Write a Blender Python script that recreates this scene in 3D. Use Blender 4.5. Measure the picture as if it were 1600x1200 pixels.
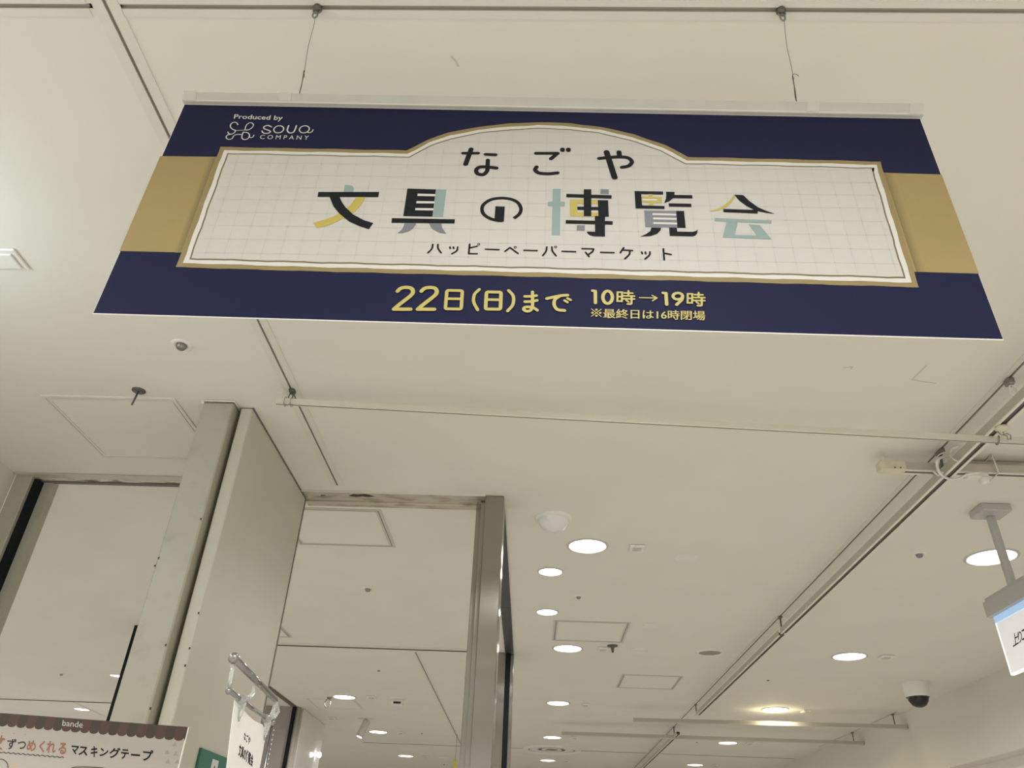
import bpy, math, random
from mathutils import Vector, Matrix
from mathutils.geometry import tessellate_polygon
random.seed(4)
for _o in list(bpy.data.objects): bpy.data.objects.remove(_o, do_unlink=True)
S = bpy.context.scene
COL = S.collection
EYE = 1.6          # camera height
CZ = 2.9           # ceiling height

# ------------------------------------------------------------------ camera
pitch, yaw, roll = 0.5716, -0.0405, 0.0438
fw = Vector((math.sin(yaw)*math.cos(pitch), math.cos(yaw)*math.cos(pitch), math.sin(pitch)))
r0 = Vector((math.cos(yaw), -math.sin(yaw), 0)); u0 = r0.cross(fw)
rt = r0*math.cos(roll)+u0*math.sin(roll); up = -r0*math.sin(roll)+u0*math.cos(roll)
cam = bpy.data.cameras.new('camera'); camo = bpy.data.objects.new('camera', cam); COL.objects.link(camo)
cam.sensor_width = 36; cam.lens = 27.0; cam.clip_start = .02; cam.clip_end = 200
camo.matrix_world = Matrix(((rt.x, up.x, -fw.x, 0), (rt.y, up.y, -fw.y, 0), (rt.z, up.z, -fw.z, EYE), (0, 0, 0, 1)))
S.camera = camo
EYEV = Vector((0, 0, EYE))

# ------------------------------------------------------------------ light
S.view_settings.view_transform = 'Standard'; S.view_settings.look = 'None'
S.view_settings.gamma = 1; S.view_settings.use_curve_mapping = False
S.view_settings.exposure = 0.27
W = bpy.data.worlds.new('world'); S.world = W; W.use_nodes = True
W.node_tree.nodes['Background'].inputs[0].default_value = (1.0, .975, .905, 1)
W.node_tree.nodes['Background'].inputs[1].default_value = 0.62

def area_light(name, x, y, z, size, power, color=(1, .98, .95), spread=160, down=True):
    l = bpy.data.lights.new(name, 'AREA'); l.shape = 'DISK'; l.size = size; l.energy = power
    l.color = color; l.spread = math.radians(spread)
    o = bpy.data.objects.new(name, l); o.location = (x, y, z); COL.objects.link(o)
    if not down: o.rotation_euler = (math.pi, 0, 0)
    return o
# downlights of the sales floor behind and beside the camera (same grid as the visible ones)
for lx in (-1.6, .24, 2.07):
    for ly in (-.4, -2.3):
        area_light('downlight_lamp', lx, ly, CZ-.03, .17, 20)
for lx, ly in ((-3.46, 4.75), (-3.46, 2.9), (-5.3, 4.75), (-5.3, 2.9)):   # added to brighten the neighbouring room, out of view
    area_light('downlight_lamp', lx, ly, CZ-.03, .17, 11.5)
for lx in (.24, 2.07, -1.6):                          # the row level with the banner; the middle one hides behind it
    area_light('downlight_lamp', lx, 1.49, CZ-.012, .15, 2.6 if lx == .24 else 2.0, spread=172 if lx == .24 else 120)
# added point light just left of the view, imitating lens bloom on the ceiling
pl = bpy.data.lights.new('bloom_light', 'POINT'); pl.energy = 4.2; pl.color = (.70, .90, 1.0); pl.shadow_soft_size = .06
plo = bpy.data.objects.new('bloom_light', pl); plo.location = (-1.62, 1.18, CZ-.22); COL.objects.link(plo)

# ------------------------------------------------------------------ projection helpers
def ray(px, py): return fw + rt*((px-800)/1200.) - up*((py-600)/1200.)
def CP(px, py, h=CZ-EYE):            # point of the horizontal plane h above the eye
    d = ray(px, py); return EYEV + d*(h/d.z)
class Plane:                          # a vertical flat sheet: origin o, horizontal axis u, normal n towards viewer
    def __init__(s, o, u):
        s.o = Vector(o); s.u = Vector(u).normalized(); s.v = Vector((0, 0, 1)); s.n = s.u.cross(s.v)
        if s.n.dot(EYEV-s.o) < 0: s.n = -s.n
    def uv(s, px, py):
        d = ray(px, py); t = (s.o-EYEV).dot(s.n)/d.dot(s.n); p = EYEV+d*t-s.o
        return (p.dot(s.u), p.dot(s.v))
    def P(s, uv, k=0.): return s.o+s.u*uv[0]+s.v*uv[1]+s.n*k

# ------------------------------------------------------------------ materials
def mat(name, col, rough=.5, metal=0., noise=0., nscale=8., bump=0., emit=0., alpha=1., trans=0., spec=.5, col2=None, stretch=None, thr=None):
    m = bpy.data.materials.new(name); m.use_nodes = True; nt = m.node_tree; b = nt.nodes['Principled BSDF']
    b.inputs['Base Color'].default_value = (*col, 1); b.inputs['Roughness'].default_value = rough
    b.inputs['Metallic'].default_value = metal; b.inputs['Alpha'].default_value = alpha
    b.inputs['Transmission Weight'].default_value = trans; b.inputs['Specular IOR Level'].default_value = spec
    if emit:
        b.inputs['Emission Color'].default_value = (*col, 1); b.inputs['Emission Strength'].default_value = emit
    if noise or bump or col2:
        tc = nt.nodes.new('ShaderNodeTexCoord'); mp = nt.nodes.new('ShaderNodeMapping'); nt.links.new(tc.outputs['Object'], mp.inputs[0])
        if stretch: mp.inputs['Scale'].default_value = stretch
        nz = nt.nodes.new('ShaderNodeTexNoise'); nz.inputs['Scale'].default_value = nscale; nz.inputs['Detail'].default_value = 6
        nt.links.new(mp.outputs[0], nz.inputs['Vector'])
        if noise or col2:
            cr = nt.nodes.new('ShaderNodeValToRGB'); nt.links.new(nz.outputs['Fac'], cr.inputs[0])
            lo, hi = thr or (.3, .7)
            cr.color_ramp.elements[0].position = lo; cr.color_ramp.elements[1].position = hi
            c2 = col2 or tuple(c*(1-noise) for c in col)
            cr.color_ramp.elements[0].color = (*c2, 1); cr.color_ramp.elements[1].color = (*col, 1)
            nt.links.new(cr.outputs[0], b.inputs['Base Color'])
        if bump:
            bp = nt.nodes.new('ShaderNodeBump'); bp.inputs['Strength'].default_value = bump; bp.inputs['Distance'].default_value = .002
            nt.links.new(nz.outputs['Fac'], bp.inputs['Height']); nt.links.new(bp.outputs[0], b.inputs['Normal'])
    return m
M = {}
M['ceiling'] = mat('ceiling_paint', (.80, .784, .722), .75, noise=.035, nscale=3, spec=.25)
M['patch'] = mat('patch_paint', (.80, .78, .74), .6)
M['flange'] = mat('slot_flange_paint', (.76, .745, .70), .5, noise=.05, nscale=9)
M['flange_d'] = mat('scuffed_paint', (.60, .585, .53), .8)
M['channel'] = mat('slot_channel_metal', (.46, .44, .39), .5, metal=0.)
M['hatch'] = mat('hatch_paint', (.79, .775, .715), .7)
M['hatch_rim'] = mat('hatch_rim_aluminium', (.62, .60, .56), .4, metal=.2)
M['groove'] = mat('dark_groove', (.17, .16, .145), .7)
M['wall'] = mat('wall_paint', (.74, .72, .66), .7, noise=.04, nscale=2)
M['wall_low'] = mat('lit_wall_tone', (.86, .82, .78), .6)  # lit look of the lower wall recess put into a paler colour
M['floor'] = mat('floor_tiles', (.62, .585, .52), .35, noise=.12, nscale=2)
M['pillar'] = mat('worn_beige_paint', (.445, .425, .35), .42, col2=(.39, .37, .30), nscale=14, bump=.15, thr=(.28, .47))
M['panel'] = mat('beige_panel_paint', (.58, .555, .475), .38, noise=.05, nscale=4)
M['gasket'] = mat('dark_rubber_gasket', (.010, .014, .016), .75, spec=.15)
M['steel'] = mat('brushed_stainless_steel', (.37, .355, .325), .24, metal=1.)
_nt = M['steel'].node_tree; _b = _nt.nodes['Principled BSDF']; _t = _nt.nodes.new('ShaderNodeTangent'); _t.direction_type = 'RADIAL'; _t.axis = 'Z'
_nt.links.new(_t.outputs[0], _b.inputs['Tangent']); _b.inputs['Anisotropic'].default_value = .92; _b.inputs['Anisotropic Rotation'].default_value = 0.0
M['steel_b'] = mat('stained_stainless_steel', (.60, .56, .49), .38, metal=.85, col2=(.33, .28, .20), nscale=9, thr=(.30, .52), stretch=(1, 3, 1))
M['stain'] = mat('black_adhesive_stain', (.05, .048, .042), .8)
M['peel'] = mat('peeling_door_head_paint', (.70, .68, .60), .6, col2=(.20, .16, .13), nscale=22, thr=(.40, .50), stretch=(.6, 3, 1), bump=.6)
M['peel_b'] = mat('door_head_paint', (.58, .56, .46), .5, noise=.2, nscale=10)
M['dark_track'] = mat('dark_floor_to_ceiling_track', (.075, .085, .10), .38, metal=.4, noise=.2, nscale=20)
M['white_pl'] = mat('white_plastic', (.84, .83, .79), .35)
M['lamp'] = mat('downlight_diffuser', (1, 1, 1), .4, emit=5.0)
M['lamp_rim'] = mat('downlight_rim_enamel', (.60, .59, .56), .35)
M['warm'] = mat('warm_lamp_diffuser', (1, .94, .76), .4, emit=4.0)
M['grey_pl'] = mat('grey_speaker_mesh', (.36, .34, .30), .7, noise=.2, nscale=200)
M['grey_dk'] = mat('dark_grey_metal', (.13, .13, .125), .45, metal=.6)
M['zinc'] = mat('zinc_plated_steel', (.28, .28, .265), .32, metal=.9)
M['frost'] = mat('frosted_dome', (.80, .82, .84), .18, spec=.7)
M['black'] = mat('smoked_black_dome', (.012, .012, .013), .08)
M['rail_w'] = mat('cream_track_enamel', (.60, .57, .49), .38)
M['rail_g'] = mat('track_side_enamel', (.50, .475, .40), .45)
M['rail_lip'] = mat('track_lip_enamel', (.80, .78, .70), .35)
M['pole'] = mat('cream_pole_enamel', (.69, .67, .57), .35)
M['pole_lo'] = mat('cream_pole_lower_rib', (.30, .28, .22), .5)
M['old_pl'] = mat('yellowed_plastic', (.72, .68, .52), .45, noise=.15, nscale=30)
M['cable'] = mat('white_cable_sheath', (.76, .75, .71), .45)
M['wire'] = mat('thin_steel_wire', (.10, .095, .085), .5, metal=.5)
M['sign_grey'] = mat('sign_housing_grey', (.50, .51, .50), .42, metal=.2)
M['sign_face'] = mat('edge_lit_acrylic', (.93, .93, .95), .3, emit=.22)
M['sign_edge'] = mat('glowing_acrylic_edge', (1, .99, .97), .3, emit=.95)
M['sign_blue'] = mat('blue_glowing_strip', (.42, .62, .90), .3, emit=.38)
M['ink'] = mat('black_ink', (.011, .0135, .0165), .6, spec=.12)
M['navy'] = mat('navy_print', (.0125, .0150, .050), .6, spec=.12)
M['goldband'] = mat('ochre_print', (.325, .248, .100), .6, noise=.05, nscale=12)
M['gold'] = mat('dark_gold_print', (.26, .205, .085), .6)
M['line'] = mat('brown_line_print', (.17, .135, .065), .6)
M['plate'] = mat('off_white_print', (.535, .53, .505), .6, noise=.03, nscale=16)
M['plate_w'] = mat('white_print', (.63, .625, .60), .6)
M['grid'] = mat('pale_grid_ink', (.485, .48, .45), .6)
M['teal'] = mat('grey_teal_ink', (.235, .33, .325), .5)
M['yel'] = mat('mustard_ink', (.46, .385, .085), .5)
M['slate'] = mat('slate_ink', (.165, .18, .215), .5)
M['yel2'] = mat('lemon_ink', (.46, .40, .115), .5)
M['white_ink'] = mat('white_ink', (.62, .62, .60), .5)
M['vinyl'] = mat('white_vinyl_sheet', (.80, .79, .75), .5)
M['alu'] = mat('frosted_aluminium_rail', (.60, .60, .57), .5, metal=0., noise=.08, nscale=30)
M['tape'] = mat('clear_tape', (.64, .63, .59), .3)
M['card'] = mat('white_card', (.93, .93, .91), .5)
M['chrome'] = mat('chrome', (.34, .34, .36), .07, metal=1.)
M['clear'] = mat('clear_plastic', (.93, .95, .93), .08, trans=.75, spec=.8)
M['brown_a'] = mat('dark_brown_print', (.052, .036, .030), .45)
M['brown_b'] = mat('reddish_brown_print', (.082, .042, .033), .45)
M['board'] = mat('pale_board_print', (.45, .42, .385), .5)
M['board_side'] = mat('white_foam_edge', (.95, .94, .90), .5)
M['copper'] = mat('terracotta_ink', (.30, .145, .09), .5)
M['grey_ink'] = mat('dark_grey_ink', (.028, .032, .036), .6)
M['pale_tri'] = mat('pale_grey_ink', (.35, .33, .305), .5)
M['peach'] = mat('peach_ink', (.50, .40, .33), .5)
M['green'] = mat('green_sign_print', (.022, .145, .10), .4)
M['glosspanel'] = mat('grey_gloss_panel', (.33, .31, .285), .15)
M['glosswhite'] = mat('white_gloss_panel', (.74, .71, .68), .12)
M['brown_rail'] = mat('brown_metal_rail', (.22, .185, .14), .4, metal=.5)
M['yellow_tag'] = mat('yellow_tag_plastic', (.70, .64, .10), .5)

# ------------------------------------------------------------------ mesh builder
def tag(o, label=None, cat=None, group=None, kind=None):
    if label: o['label'] = label
    if cat: o['category'] = cat
    if group: o['group'] = group
    if kind: o['kind'] = kind
    return o
def empty(name, loc, label, cat, group=None):
    o = bpy.data.objects.new(name, None); o.empty_display_size = .05; o.location = loc; COL.objects.link(o)
    return tag(o, label, cat, group)
def wloc(o):
    v = Vector((0, 0, 0))
    while o: v += o.location; o = o.parent
    return v
class MB:
    def __init__(s): s.v = []; s.f = []; s.m = []; s.mats = []; s.sm = []
    def mi(s, m):
        if m not in s.mats: s.mats.append(m)
        return s.mats.index(m)
    def add(s, vs, fs, m, smooth=False):
        k = len(s.v); s.v += [Vector(v) for v in vs]; i = s.mi(m)
        for f in fs: s.f.append([k+a for a in f]); s.m.append(i); s.sm.append(smooth)
        return s
    def box(s, x0, x1, y0, y1, z0, z1, m, bev=0.):
        if bev:
            b = min(bev, (x1-x0)*.45, (y1-y0)*.45, (z1-z0)*.45)
            vs = []
            for sx in (0, 1):
                for sy in (0, 1):
                    for sz in (0, 1):
                        X = (x0, x1)[sx]; Y = (y0, y1)[sy]; Z = (z0, z1)[sz]; dx = b*(1-2*sx); dy = b*(1-2*sy); dz = b*(1-2*sz)
                        vs += [(X, Y+dy, Z+dz), (X+dx, Y, Z+dz), (X+dx, Y+dy, Z)]
            def V(a, b_, c, t): return ((a*2+b_)*2+c)*3+t
            fs = []
            for a in (0, 1):
                fs.append([V(a, 0, 0, 0), V(a, 1, 0, 0), V(a, 1, 1, 0), V(a, 0, 1, 0)])
                fs.append([V(0, a, 0, 1), V(1, a, 0, 1), V(1, a, 1, 1), V(0, a, 1, 1)])
                fs.append([V(0, 0, a, 2), V(1, 0, a, 2), V(1, 1, a, 2), V(0, 1, a, 2)])
            for a in (0, 1):
                for c in (0, 1):
                    fs.append([V(a, c, 0, 0), V(a, c, 1, 0), V(a, c, 1, 1), V(a, c, 0, 1)])
                    fs.append([V(a, 0, c, 0), V(a, 1, c, 0), V(a, 1, c, 2), V(a, 0, c, 2)])
                    fs.append([V(0, a, c, 1), V(1, a, c, 1), V(1, a, c, 2), V(0, a, c, 2)])
                    for e in (0, 1): fs.append([V(a, c, e, 0), V(a, c, e, 1), V(a, c, e, 2)])
            return s.add(vs, fs, m)
        vs = [(x, y, z) for x in (x0, x1) for y in (y0, y1) for z in (z0, z1)]
        return s.add(vs, [(0, 1, 3, 2), (4, 6, 7, 5), (0, 4, 5, 1), (2, 3, 7, 6), (0, 2, 6, 4), (1, 5, 7, 3)], m)
    def bar(s, a, b, w, h, m):       # rectangular bar a->b (w horizontal, h vertical)
        a = Vector(a); b = Vector(b); d = (b-a).normalized()
        upv = Vector((0, 0, 1)) if abs(d.z) < .9 else Vector((0, 1, 0))
        sx = d.cross(upv).normalized()*w/2; sz = sx.cross(d).normalized()*h/2
        vs = [p+i*sx+j*sz for p in (a, b) for i, j in ((-1, -1), (1, -1), (1, 1), (-1, 1))]
        return s.add(vs, [(0, 1, 2, 3), (7, 6, 5, 4), (0, 4, 5, 1), (1, 5, 6, 2), (2, 6, 7, 3), (3, 7, 4, 0)], m)
    def tube(s, pts, r, m, n=10, closed=False):
        pts = [Vector(p) for p in pts]; N = len(pts); rs = r if isinstance(r, (list, tuple)) else [r]*N
        vs = []; pn = None
        for i, p in enumerate(pts):
            if closed: d = pts[(i+1) % N]-pts[i-1]
            else: d = pts[min(i+1, N-1)]-pts[max(i-1, 0)]
            d.normalize()
            if pn is None: pn = d.orthogonal().normalized()
            pn = (pn-d*pn.dot(d)).normalized(); q = d.cross(pn)
            for k in range(n):
                t = 2*math.pi*k/n; vs.append(p+(pn*math.cos(t)+q*math.sin(t))*rs[i])
        fs = []
        for i in range(N if closed else N-1):
            j = (i+1) % N
            for k in range(n): fs.append((i*n+k, i*n+(k+1) % n, j*n+(k+1) % n, j*n+k))
        if not closed: fs += [tuple(range(n))[::-1], tuple(range((N-1)*n, N*n))]
        return s.add(vs, fs, m, True)
    def lathe(s, c, prof, m, n=40, axis=(0, 0, -1), smooth=True):   # prof: (radius, distance along axis)
        c = Vector(c); ax = Vector(axis).normalized(); p = ax.orthogonal().normalized(); q = ax.cross(p); vs = []
        for (r, d) in prof:
            for k in range(n):
                t = 2*math.pi*k/n; vs.append(c+ax*d+(p*math.cos(t)+q*math.sin(t))*max(r, 1e-5))
        fs = []
        for i in range(len(prof)-1):
            for k in range(n): fs.append((i*n+k, i*n+(k+1) % n, (i+1)*n+(k+1) % n, (i+1)*n+k))
        return s.add(vs, fs, m, smooth)
    # ---- flat print on a Plane
    def poly(s, pl, uvs, m, k):
        tris = tessellate_polygon([[Vector((a, b, 0)) for a, b in uvs]]); s.lay = getattr(s, 'lay', 0)+1; k = k+s.lay*6e-6
        return s.add([pl.P(a, k) for a in uvs], [tuple(t) for t in tris], m)
    def stroke(s, pl, uvs, w, m, k, cap=True, closed=False):
        # continuous ribbons, broken at sharp corners; every ribbon lies a hair above the one before
        r = w/2; P = [Vector((a[0], a[1])) for a in uvs]; Q = [P[0]]
        for p in P[1:]:
            if (p-Q[-1]).length > 1e-5: Q.append(p)
        if closed and (Q[0]-Q[-1]).length < 1e-5: Q.pop()
        def ribbon(R, loop, c0, c1):
            s.lay = getattr(s, 'lay', 0)+1; kk = k+s.lay*6e-6; N = len(R); L = []; Rr = []
            for i, p in enumerate(R):
                d1 = (p-R[i-1]).normalized() if (i > 0 or loop) else None
                d2 = (R[(i+1) % N]-p).normalized() if (i < N-1 or loop) else None
                d1 = d1 or d2; d2 = d2 or d1
                n1 = Vector((-d1.y, d1.x)); n2 = Vector((-d2.y, d2.x)); n_ = n1+n2; n_ = n_*(2/max(n_.length_squared, .8))*r
                L.append(p+n_); Rr.append(p-n_)
            e_ = 0 if loop else 2.5e-6; vs = [pl.P(a, kk+j*e_) for j, a in enumerate(L)]+[pl.P(a, kk+j*e_) for j, a in enumerate(Rr)]; s.lay += 0 if loop else N//3
            fs = [(i, (i+1) % N, N+(i+1) % N, N+i) for i in range(N if loop else N-1)]
            s.add(vs, fs, m)
            for p, q, c in ((R[0], R[1], c0), (R[-1], R[-2], c1)):
                if loop or not c: continue
                d = (p-q).normalized(); a0 = math.atan2(d.y, d.x)
                s.add([pl.P((p.x+r*math.cos(a0+t), p.y+r*math.sin(a0+t)), kk) for t in [(-.5+j/8)*math.pi for j in range(9)]], [tuple(range(9))], m)
        if closed: ribbon(Q, True, 0, 0); return s
        run = [Q[0]]; first = True
        for i in range(1, len(Q)):
            run.append(Q[i])
            sharp = i < len(Q)-1 and (Q[i]-Q[i-1]).angle(Q[i+1]-Q[i]) > .9
            if sharp or i == len(Q)-1:
                ribbon(run, False, cap or not first, cap or sharp); run = [Q[i]]; first = False
        return s
    def build(s, name, parent=None, label=None, cat=None, group=None, kind=None):
        me = bpy.data.meshes.new(name)
        if parent is not None: o0 = wloc(parent); loc = Vector((0, 0, 0))
        else:
            xs = [v.x for v in s.v]; ys = [v.y for v in s.v]; zs = [v.z for v in s.v]
            o0 = Vector(((min(xs)+max(xs))/2, (min(ys)+max(ys))/2, min(zs))); loc = o0
        me.from_pydata([tuple(v-o0) for v in s.v], [], s.f)
        for m in s.mats: me.materials.append(m)
        for i, p in enumerate(me.polygons): p.material_index = s.m[i]; p.use_smooth = s.sm[i]
        import bmesh
        bm = bmesh.new(); bm.from_mesh(me); bmesh.ops.recalc_face_normals(bm, faces=bm.faces); bm.to_mesh(me); bm.free()
        o = bpy.data.objects.new(name, me); COL.objects.link(o); o.location = loc
        if parent is not None: o.parent = parent
        return tag(o, label, cat, group, kind)
def spline(pts, n=6, closed=False):
    P = [Vector(p) for p in pts]; N = len(P); out = []
    for i in range(N if closed else N-1):
        p1 = P[i]; p2 = P[(i+1) % N]
        p0 = P[i-1] if (i > 0 or closed) else p1*2-p2
        p3 = P[(i+2) % N] if (i+2 < N or closed) else p2*2-p1
        for k in range(n):
            t = k/n; out.append(.5*((2*p1)+(p2-p0)*t+(2*p0-5*p1+4*p2-p3)*t*t+(3*p1-p0-3*p2+p3)*t**3))
    if not closed: out.append(P[-1])
    return out
def ell(cx, cy, rx, ry, n=28, sk=0):
    return [(cx+rx*math.cos(2*math.pi*k/n)-sk*math.sin(2*math.pi*k/n), cy+ry*math.sin(2*math.pi*k/n)) for k in range(n)]
_gc = {}
def glyph(text, off=0.):
    key = (text, off)
    if key in _gc: return _gc[key]
    c = bpy.data.curves.new('glyph', 'FONT'); c.body = text; c.offset = off; c.resolution_u = 3
    o = bpy.data.objects.new('glyph', c); COL.objects.link(o)
    bpy.context.view_layer.update()
    me = o.evaluated_get(bpy.context.evaluated_depsgraph_get()).to_mesh()
    vs = [(v.co.x, v.co.y) for v in me.vertices]; fs = [tuple(p.vertices) for p in me.polygons]
    bpy.data.objects.remove(o, do_unlink=True); bpy.data.curves.remove(c)
    x0 = min(v[0] for v in vs); x1 = max(v[0] for v in vs); y0 = min(v[1] for v in vs); y1 = max(v[1] for v in vs)
    vs = [((x-x0)/max(x1-x0, 1e-6), (y-y0)/max(y1-y0, 1e-6)) for x, y in vs]
    _gc[key] = (vs, fs); return _gc[key]
def text_quad(mb, pl, text, tl, tr, br, bl, m, k, off=0., T=None):
    vs, fs = glyph(text, off); T = T or (lambda p: p)
    tl, tr, br, bl = [Vector(T(p)) for p in (tl, tr, br, bl)]
    out = []
    for a, b in vs:
        p = (bl*(1-a)+br*a)*(1-b)+(tl*(1-a)+tr*a)*b; out.append(pl.P(pl.uv(p.x, p.y), k))
    mb.add(out, fs, m)

# =================================================================== SETTING
def struct(mb, name, parent=None): return mb.build(name, parent, kind=None if parent else 'structure')
# --- ceiling slab with real slot openings
SW = .0045
slots = [  # (x0,x1,y0,y1) openings
    (-.794-SW, -.794+SW*.6, -3.9, 2.80), (1.392-SW, 1.392+SW, -3.9, 13.9), (-.812-SW, -.812+SW, 5.50, 13.9),
    (-6.9, 1.392-SW, .785-SW, .785+SW), (1.392+SW, 3.1, .785-SW, .785+SW),
    (-2.15, -.25, 5.42-.012, 5.42+.028), (-6.9, -2.62, 7.93-.02, 7.93+.045), (3.08-SW, 3.08+SW, 7.0, 9.05),
    (-2.0, 1.392-SW, 10.0-.014, 10.0+.014), (1.392+SW, 3.1, 10.0-.014, 10.0+.014)]
xs = sorted({-7., 6.} | {a for s_ in slots for a in s_[:2]}); ys = sorted({-4., 14.} | {a for s_ in slots for a in s_[2:]})
mb = MB(); vid = {}
vs = []
def vi(x, y):
    if (x, y) not in vid: vid[(x, y)] = len(vs); vs.append((x, y, CZ))
    return vid[(x, y)]
fs = []
for i in range(len(xs)-1):
    for j in range(len(ys)-1):
        cx = (xs[i]+xs[i+1])/2; cy = (ys[j]+ys[j+1])/2
        if any(a < cx < b and c < cy < d for a, b, c, d in slots): continue
        fs.append((vi(xs[i], ys[j]), vi(xs[i+1], ys[j]), vi(xs[i+1], ys[j+1]), vi(xs[i], ys[j+1])))
mb.add(vs, fs, M['ceiling'])
mb.box(-7, 6, -4, 14, CZ+.03, CZ+.12, M['ceiling'])
struct(mb, 'ceiling')
def slot_trim(n, s_, fl, fr, along, dark=False):
    x0, x1, y0, y1 = s_; mb = MB(); t = .0022; CH = M['brown_rail' if dark else 'channel']
    if along == 'y':
        if fl: mb.box(x0-fl, x0, y0, y1, CZ-t, CZ, M['flange'])
        if fr: mb.box(x1, x1+fr, y0, y1, CZ-t, CZ, M['flange'])
        mb.box(x0-.001, x0, y0, y1, CZ, CZ+.02, CH); mb.box(x1, x1+.001, y0, y1, CZ, CZ+.02, CH)
        mb.box(x0, x1, y0, y1, CZ+.006, CZ+.008, CH)
    else:
        if fl: mb.box(x0, x1, y0-fl, y0, CZ-t, CZ, M['flange'])
        if fr: mb.box(x0, x1, y1, y1+fr, CZ-t, CZ, M['flange'])
        mb.box(x0, x1, y0-.001, y0, CZ, CZ+.02, CH); mb.box(x0, x1, y1, y1+.001, CZ, CZ+.02, CH)
        mb.box(x0, x1, y0, y1, CZ+.006, CZ+.008, CH)
    struct(mb, 'trim_%d' % n)
slot_trim(1, slots[0], .022, .022, 'y'); slot_trim(2, slots[1], .016, .045, 'y'); slot_trim(3, slots[2], .012, .012, 'y')
slot_trim(4, (-6.9, -.83, slots[3][2], slots[3][3]), .012, .016, 'x'); slot_trim(5, (-.77, 1.37, slots[3][2], slots[3][3]), .012, .016, 'x')
slot_trim(6, (1.45, 3.1, slots[4][2], slots[4][3]), .012, .016, 'x')
slot_trim(7, slots[5], .05, 0, 'x', True); slot_trim(8, slots[6], .05, 0, 'x', True); slot_trim(9, slots[7], .008, .008, 'y')
slot_trim(10, slots[8], 0, 0, 'x', True); slot_trim(11, slots[9], 0, 0, 'x', True)
# --- floor and walls
struct(MB().box(-7, 6, -4, 14, -.1, 0, M['floor']), 'floor')
struct(MB().box(-2.25, -2.1, -4, 2.77, 0, CZ, M['wall']), 'wall_left')
BZ = EYE+.823
mb = MB(); mb.box(3.16, 3.6, -4, 14, BZ, CZ, M['wall']); mb.box(3.30, 3.6, -4, 14, 0, BZ, M['wall_low'])
struct(mb, 'wall_right')
struct(MB().box(-7, 6, 13.9, 14, 0, CZ, M['wall']), 'wall_back')
# --- left opening: jamb and peeling door head
mb = MB(); mb.box(-2.1, -2.03, 2.772, 2.86, 0, CZ, M['pillar'], .003)
door1 = struct(mb, 'door_1')
MB().box(-2.030, -2.012, 2.79, 2.85, 0, CZ-.012, M['gasket']).build('gasket', door1)
MB().box(-2.012, -1.975, 2.83, 2.87, 0, CZ-.001, M['pillar']).build('door_stop', door1)
mb = MB(); mb.box(-2.1, -1.06, 2.752, 2.79, CZ-.006, CZ, M['peel_b'], .001); mb.box(-2.03, -1.06, 2.79, 2.82, CZ-.003, CZ, M['peel'])
mb.box(-2.03, -1.06, 2.82, 2.84, CZ-.008, CZ, M['groove'])
mb.build('door_head', door1)
MB().bar((-4.50, 7.99, CZ-.001), (-4.62, 9.2, CZ-.001), .03, .004, M['hatch_rim']).build('trim_16', None, kind='structure')
mb = MB()
for q in ([(1448, 571), (1425, 593), (1440, 596), (1462, 599)], [(1318, 575), (1332, 573), (1330, 577)], [(705, 88), (712, 96), (716, 104)]):
    P_ = [CP(*p, CZ-EYE-.0006) for p in q]
    for a, b_ in zip(P_, P_[1:]): mb.bar(a, b_, .0035, .0006, M['flange_d'])
b = mb.build('scuff_marks', bpy.data.objects['ceiling']); b['kind'] = 'stuff'
# --- middle opening: stainless head and post, dark ceiling track to the far post
mb = MB(); mb.box(-.203, -.1275, 2.855, 3.0, 0, CZ, M['steel'], .003); mb.box(-.222, -.203, 2.885, 2.985, 0, CZ, M['steel'], .002)
mb.box(-.242, -.222, 2.92, 2.985, 0, CZ, M['steel'], .002)
door2 = struct(mb, 'door_2')
mb = MB(); mb.box(-.96, -.203, 2.855, 2.945, CZ-.002, CZ, M['steel_b']); mb.box(-.96, -.222, 2.945, 2.990, CZ-.009, CZ, M['steel_b'], .002)
mb.box(-.96, -.203, 2.850, 2.855, CZ-.006, CZ, M['flange'])
hd = mb.build('door_head', door2)
mb = MB(); pts = [CP(*p, CZ-EYE-.003) for p in [(544, 775), (552, 772.3), (560, 773.2), (570, 772.2), (578, 774), (586, 776.2), (574, 776.8), (566, 775.6), (556, 776.6)]]
mb.add(pts, [tuple(range(len(pts)))], M['stain']); pts = [CP(*p, CZ-EYE-.003) for p in [(500, 773.8), (508, 773.4), (508, 774.6), (502, 774.9)]]
mb.add(pts, [(0, 1, 2, 3)], M['stain']); mb.build('stain', hd)
dt = MB().box(-.186, -.1275, 3.0, 4.35, CZ-.008, CZ, M['dark_track'], .001).build('ceiling_track', door2)
MB().box(-.186, -.1275, 4.353, 5.40, CZ-.008, CZ, M['dark_track'], .001).build('ceiling_track', door2)
mb = MB()
for yy in [3.2+.22*i for i in range(10)]: mb.lathe((-.181, yy, CZ-.008), [(.0035, 0), (.003, .002), (0, .0025)], M['zinc'], 8)
b = mb.build('screws', dt); b['kind'] = 'stuff'
mb = MB(); mb.box(-.24, -.178, 5.42, 5.52, 0, CZ-.001, M['steel'], .003)
mb.box(-.150, -.125, 5.43, 5.50, 0, CZ-.001, M['steel'], .003)
door3 = struct(mb, 'door_3')
MB().box(-.178, -.150, 5.405, 5.50, 0, CZ-.001, M['gasket']).build('gasket', door3)
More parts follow.
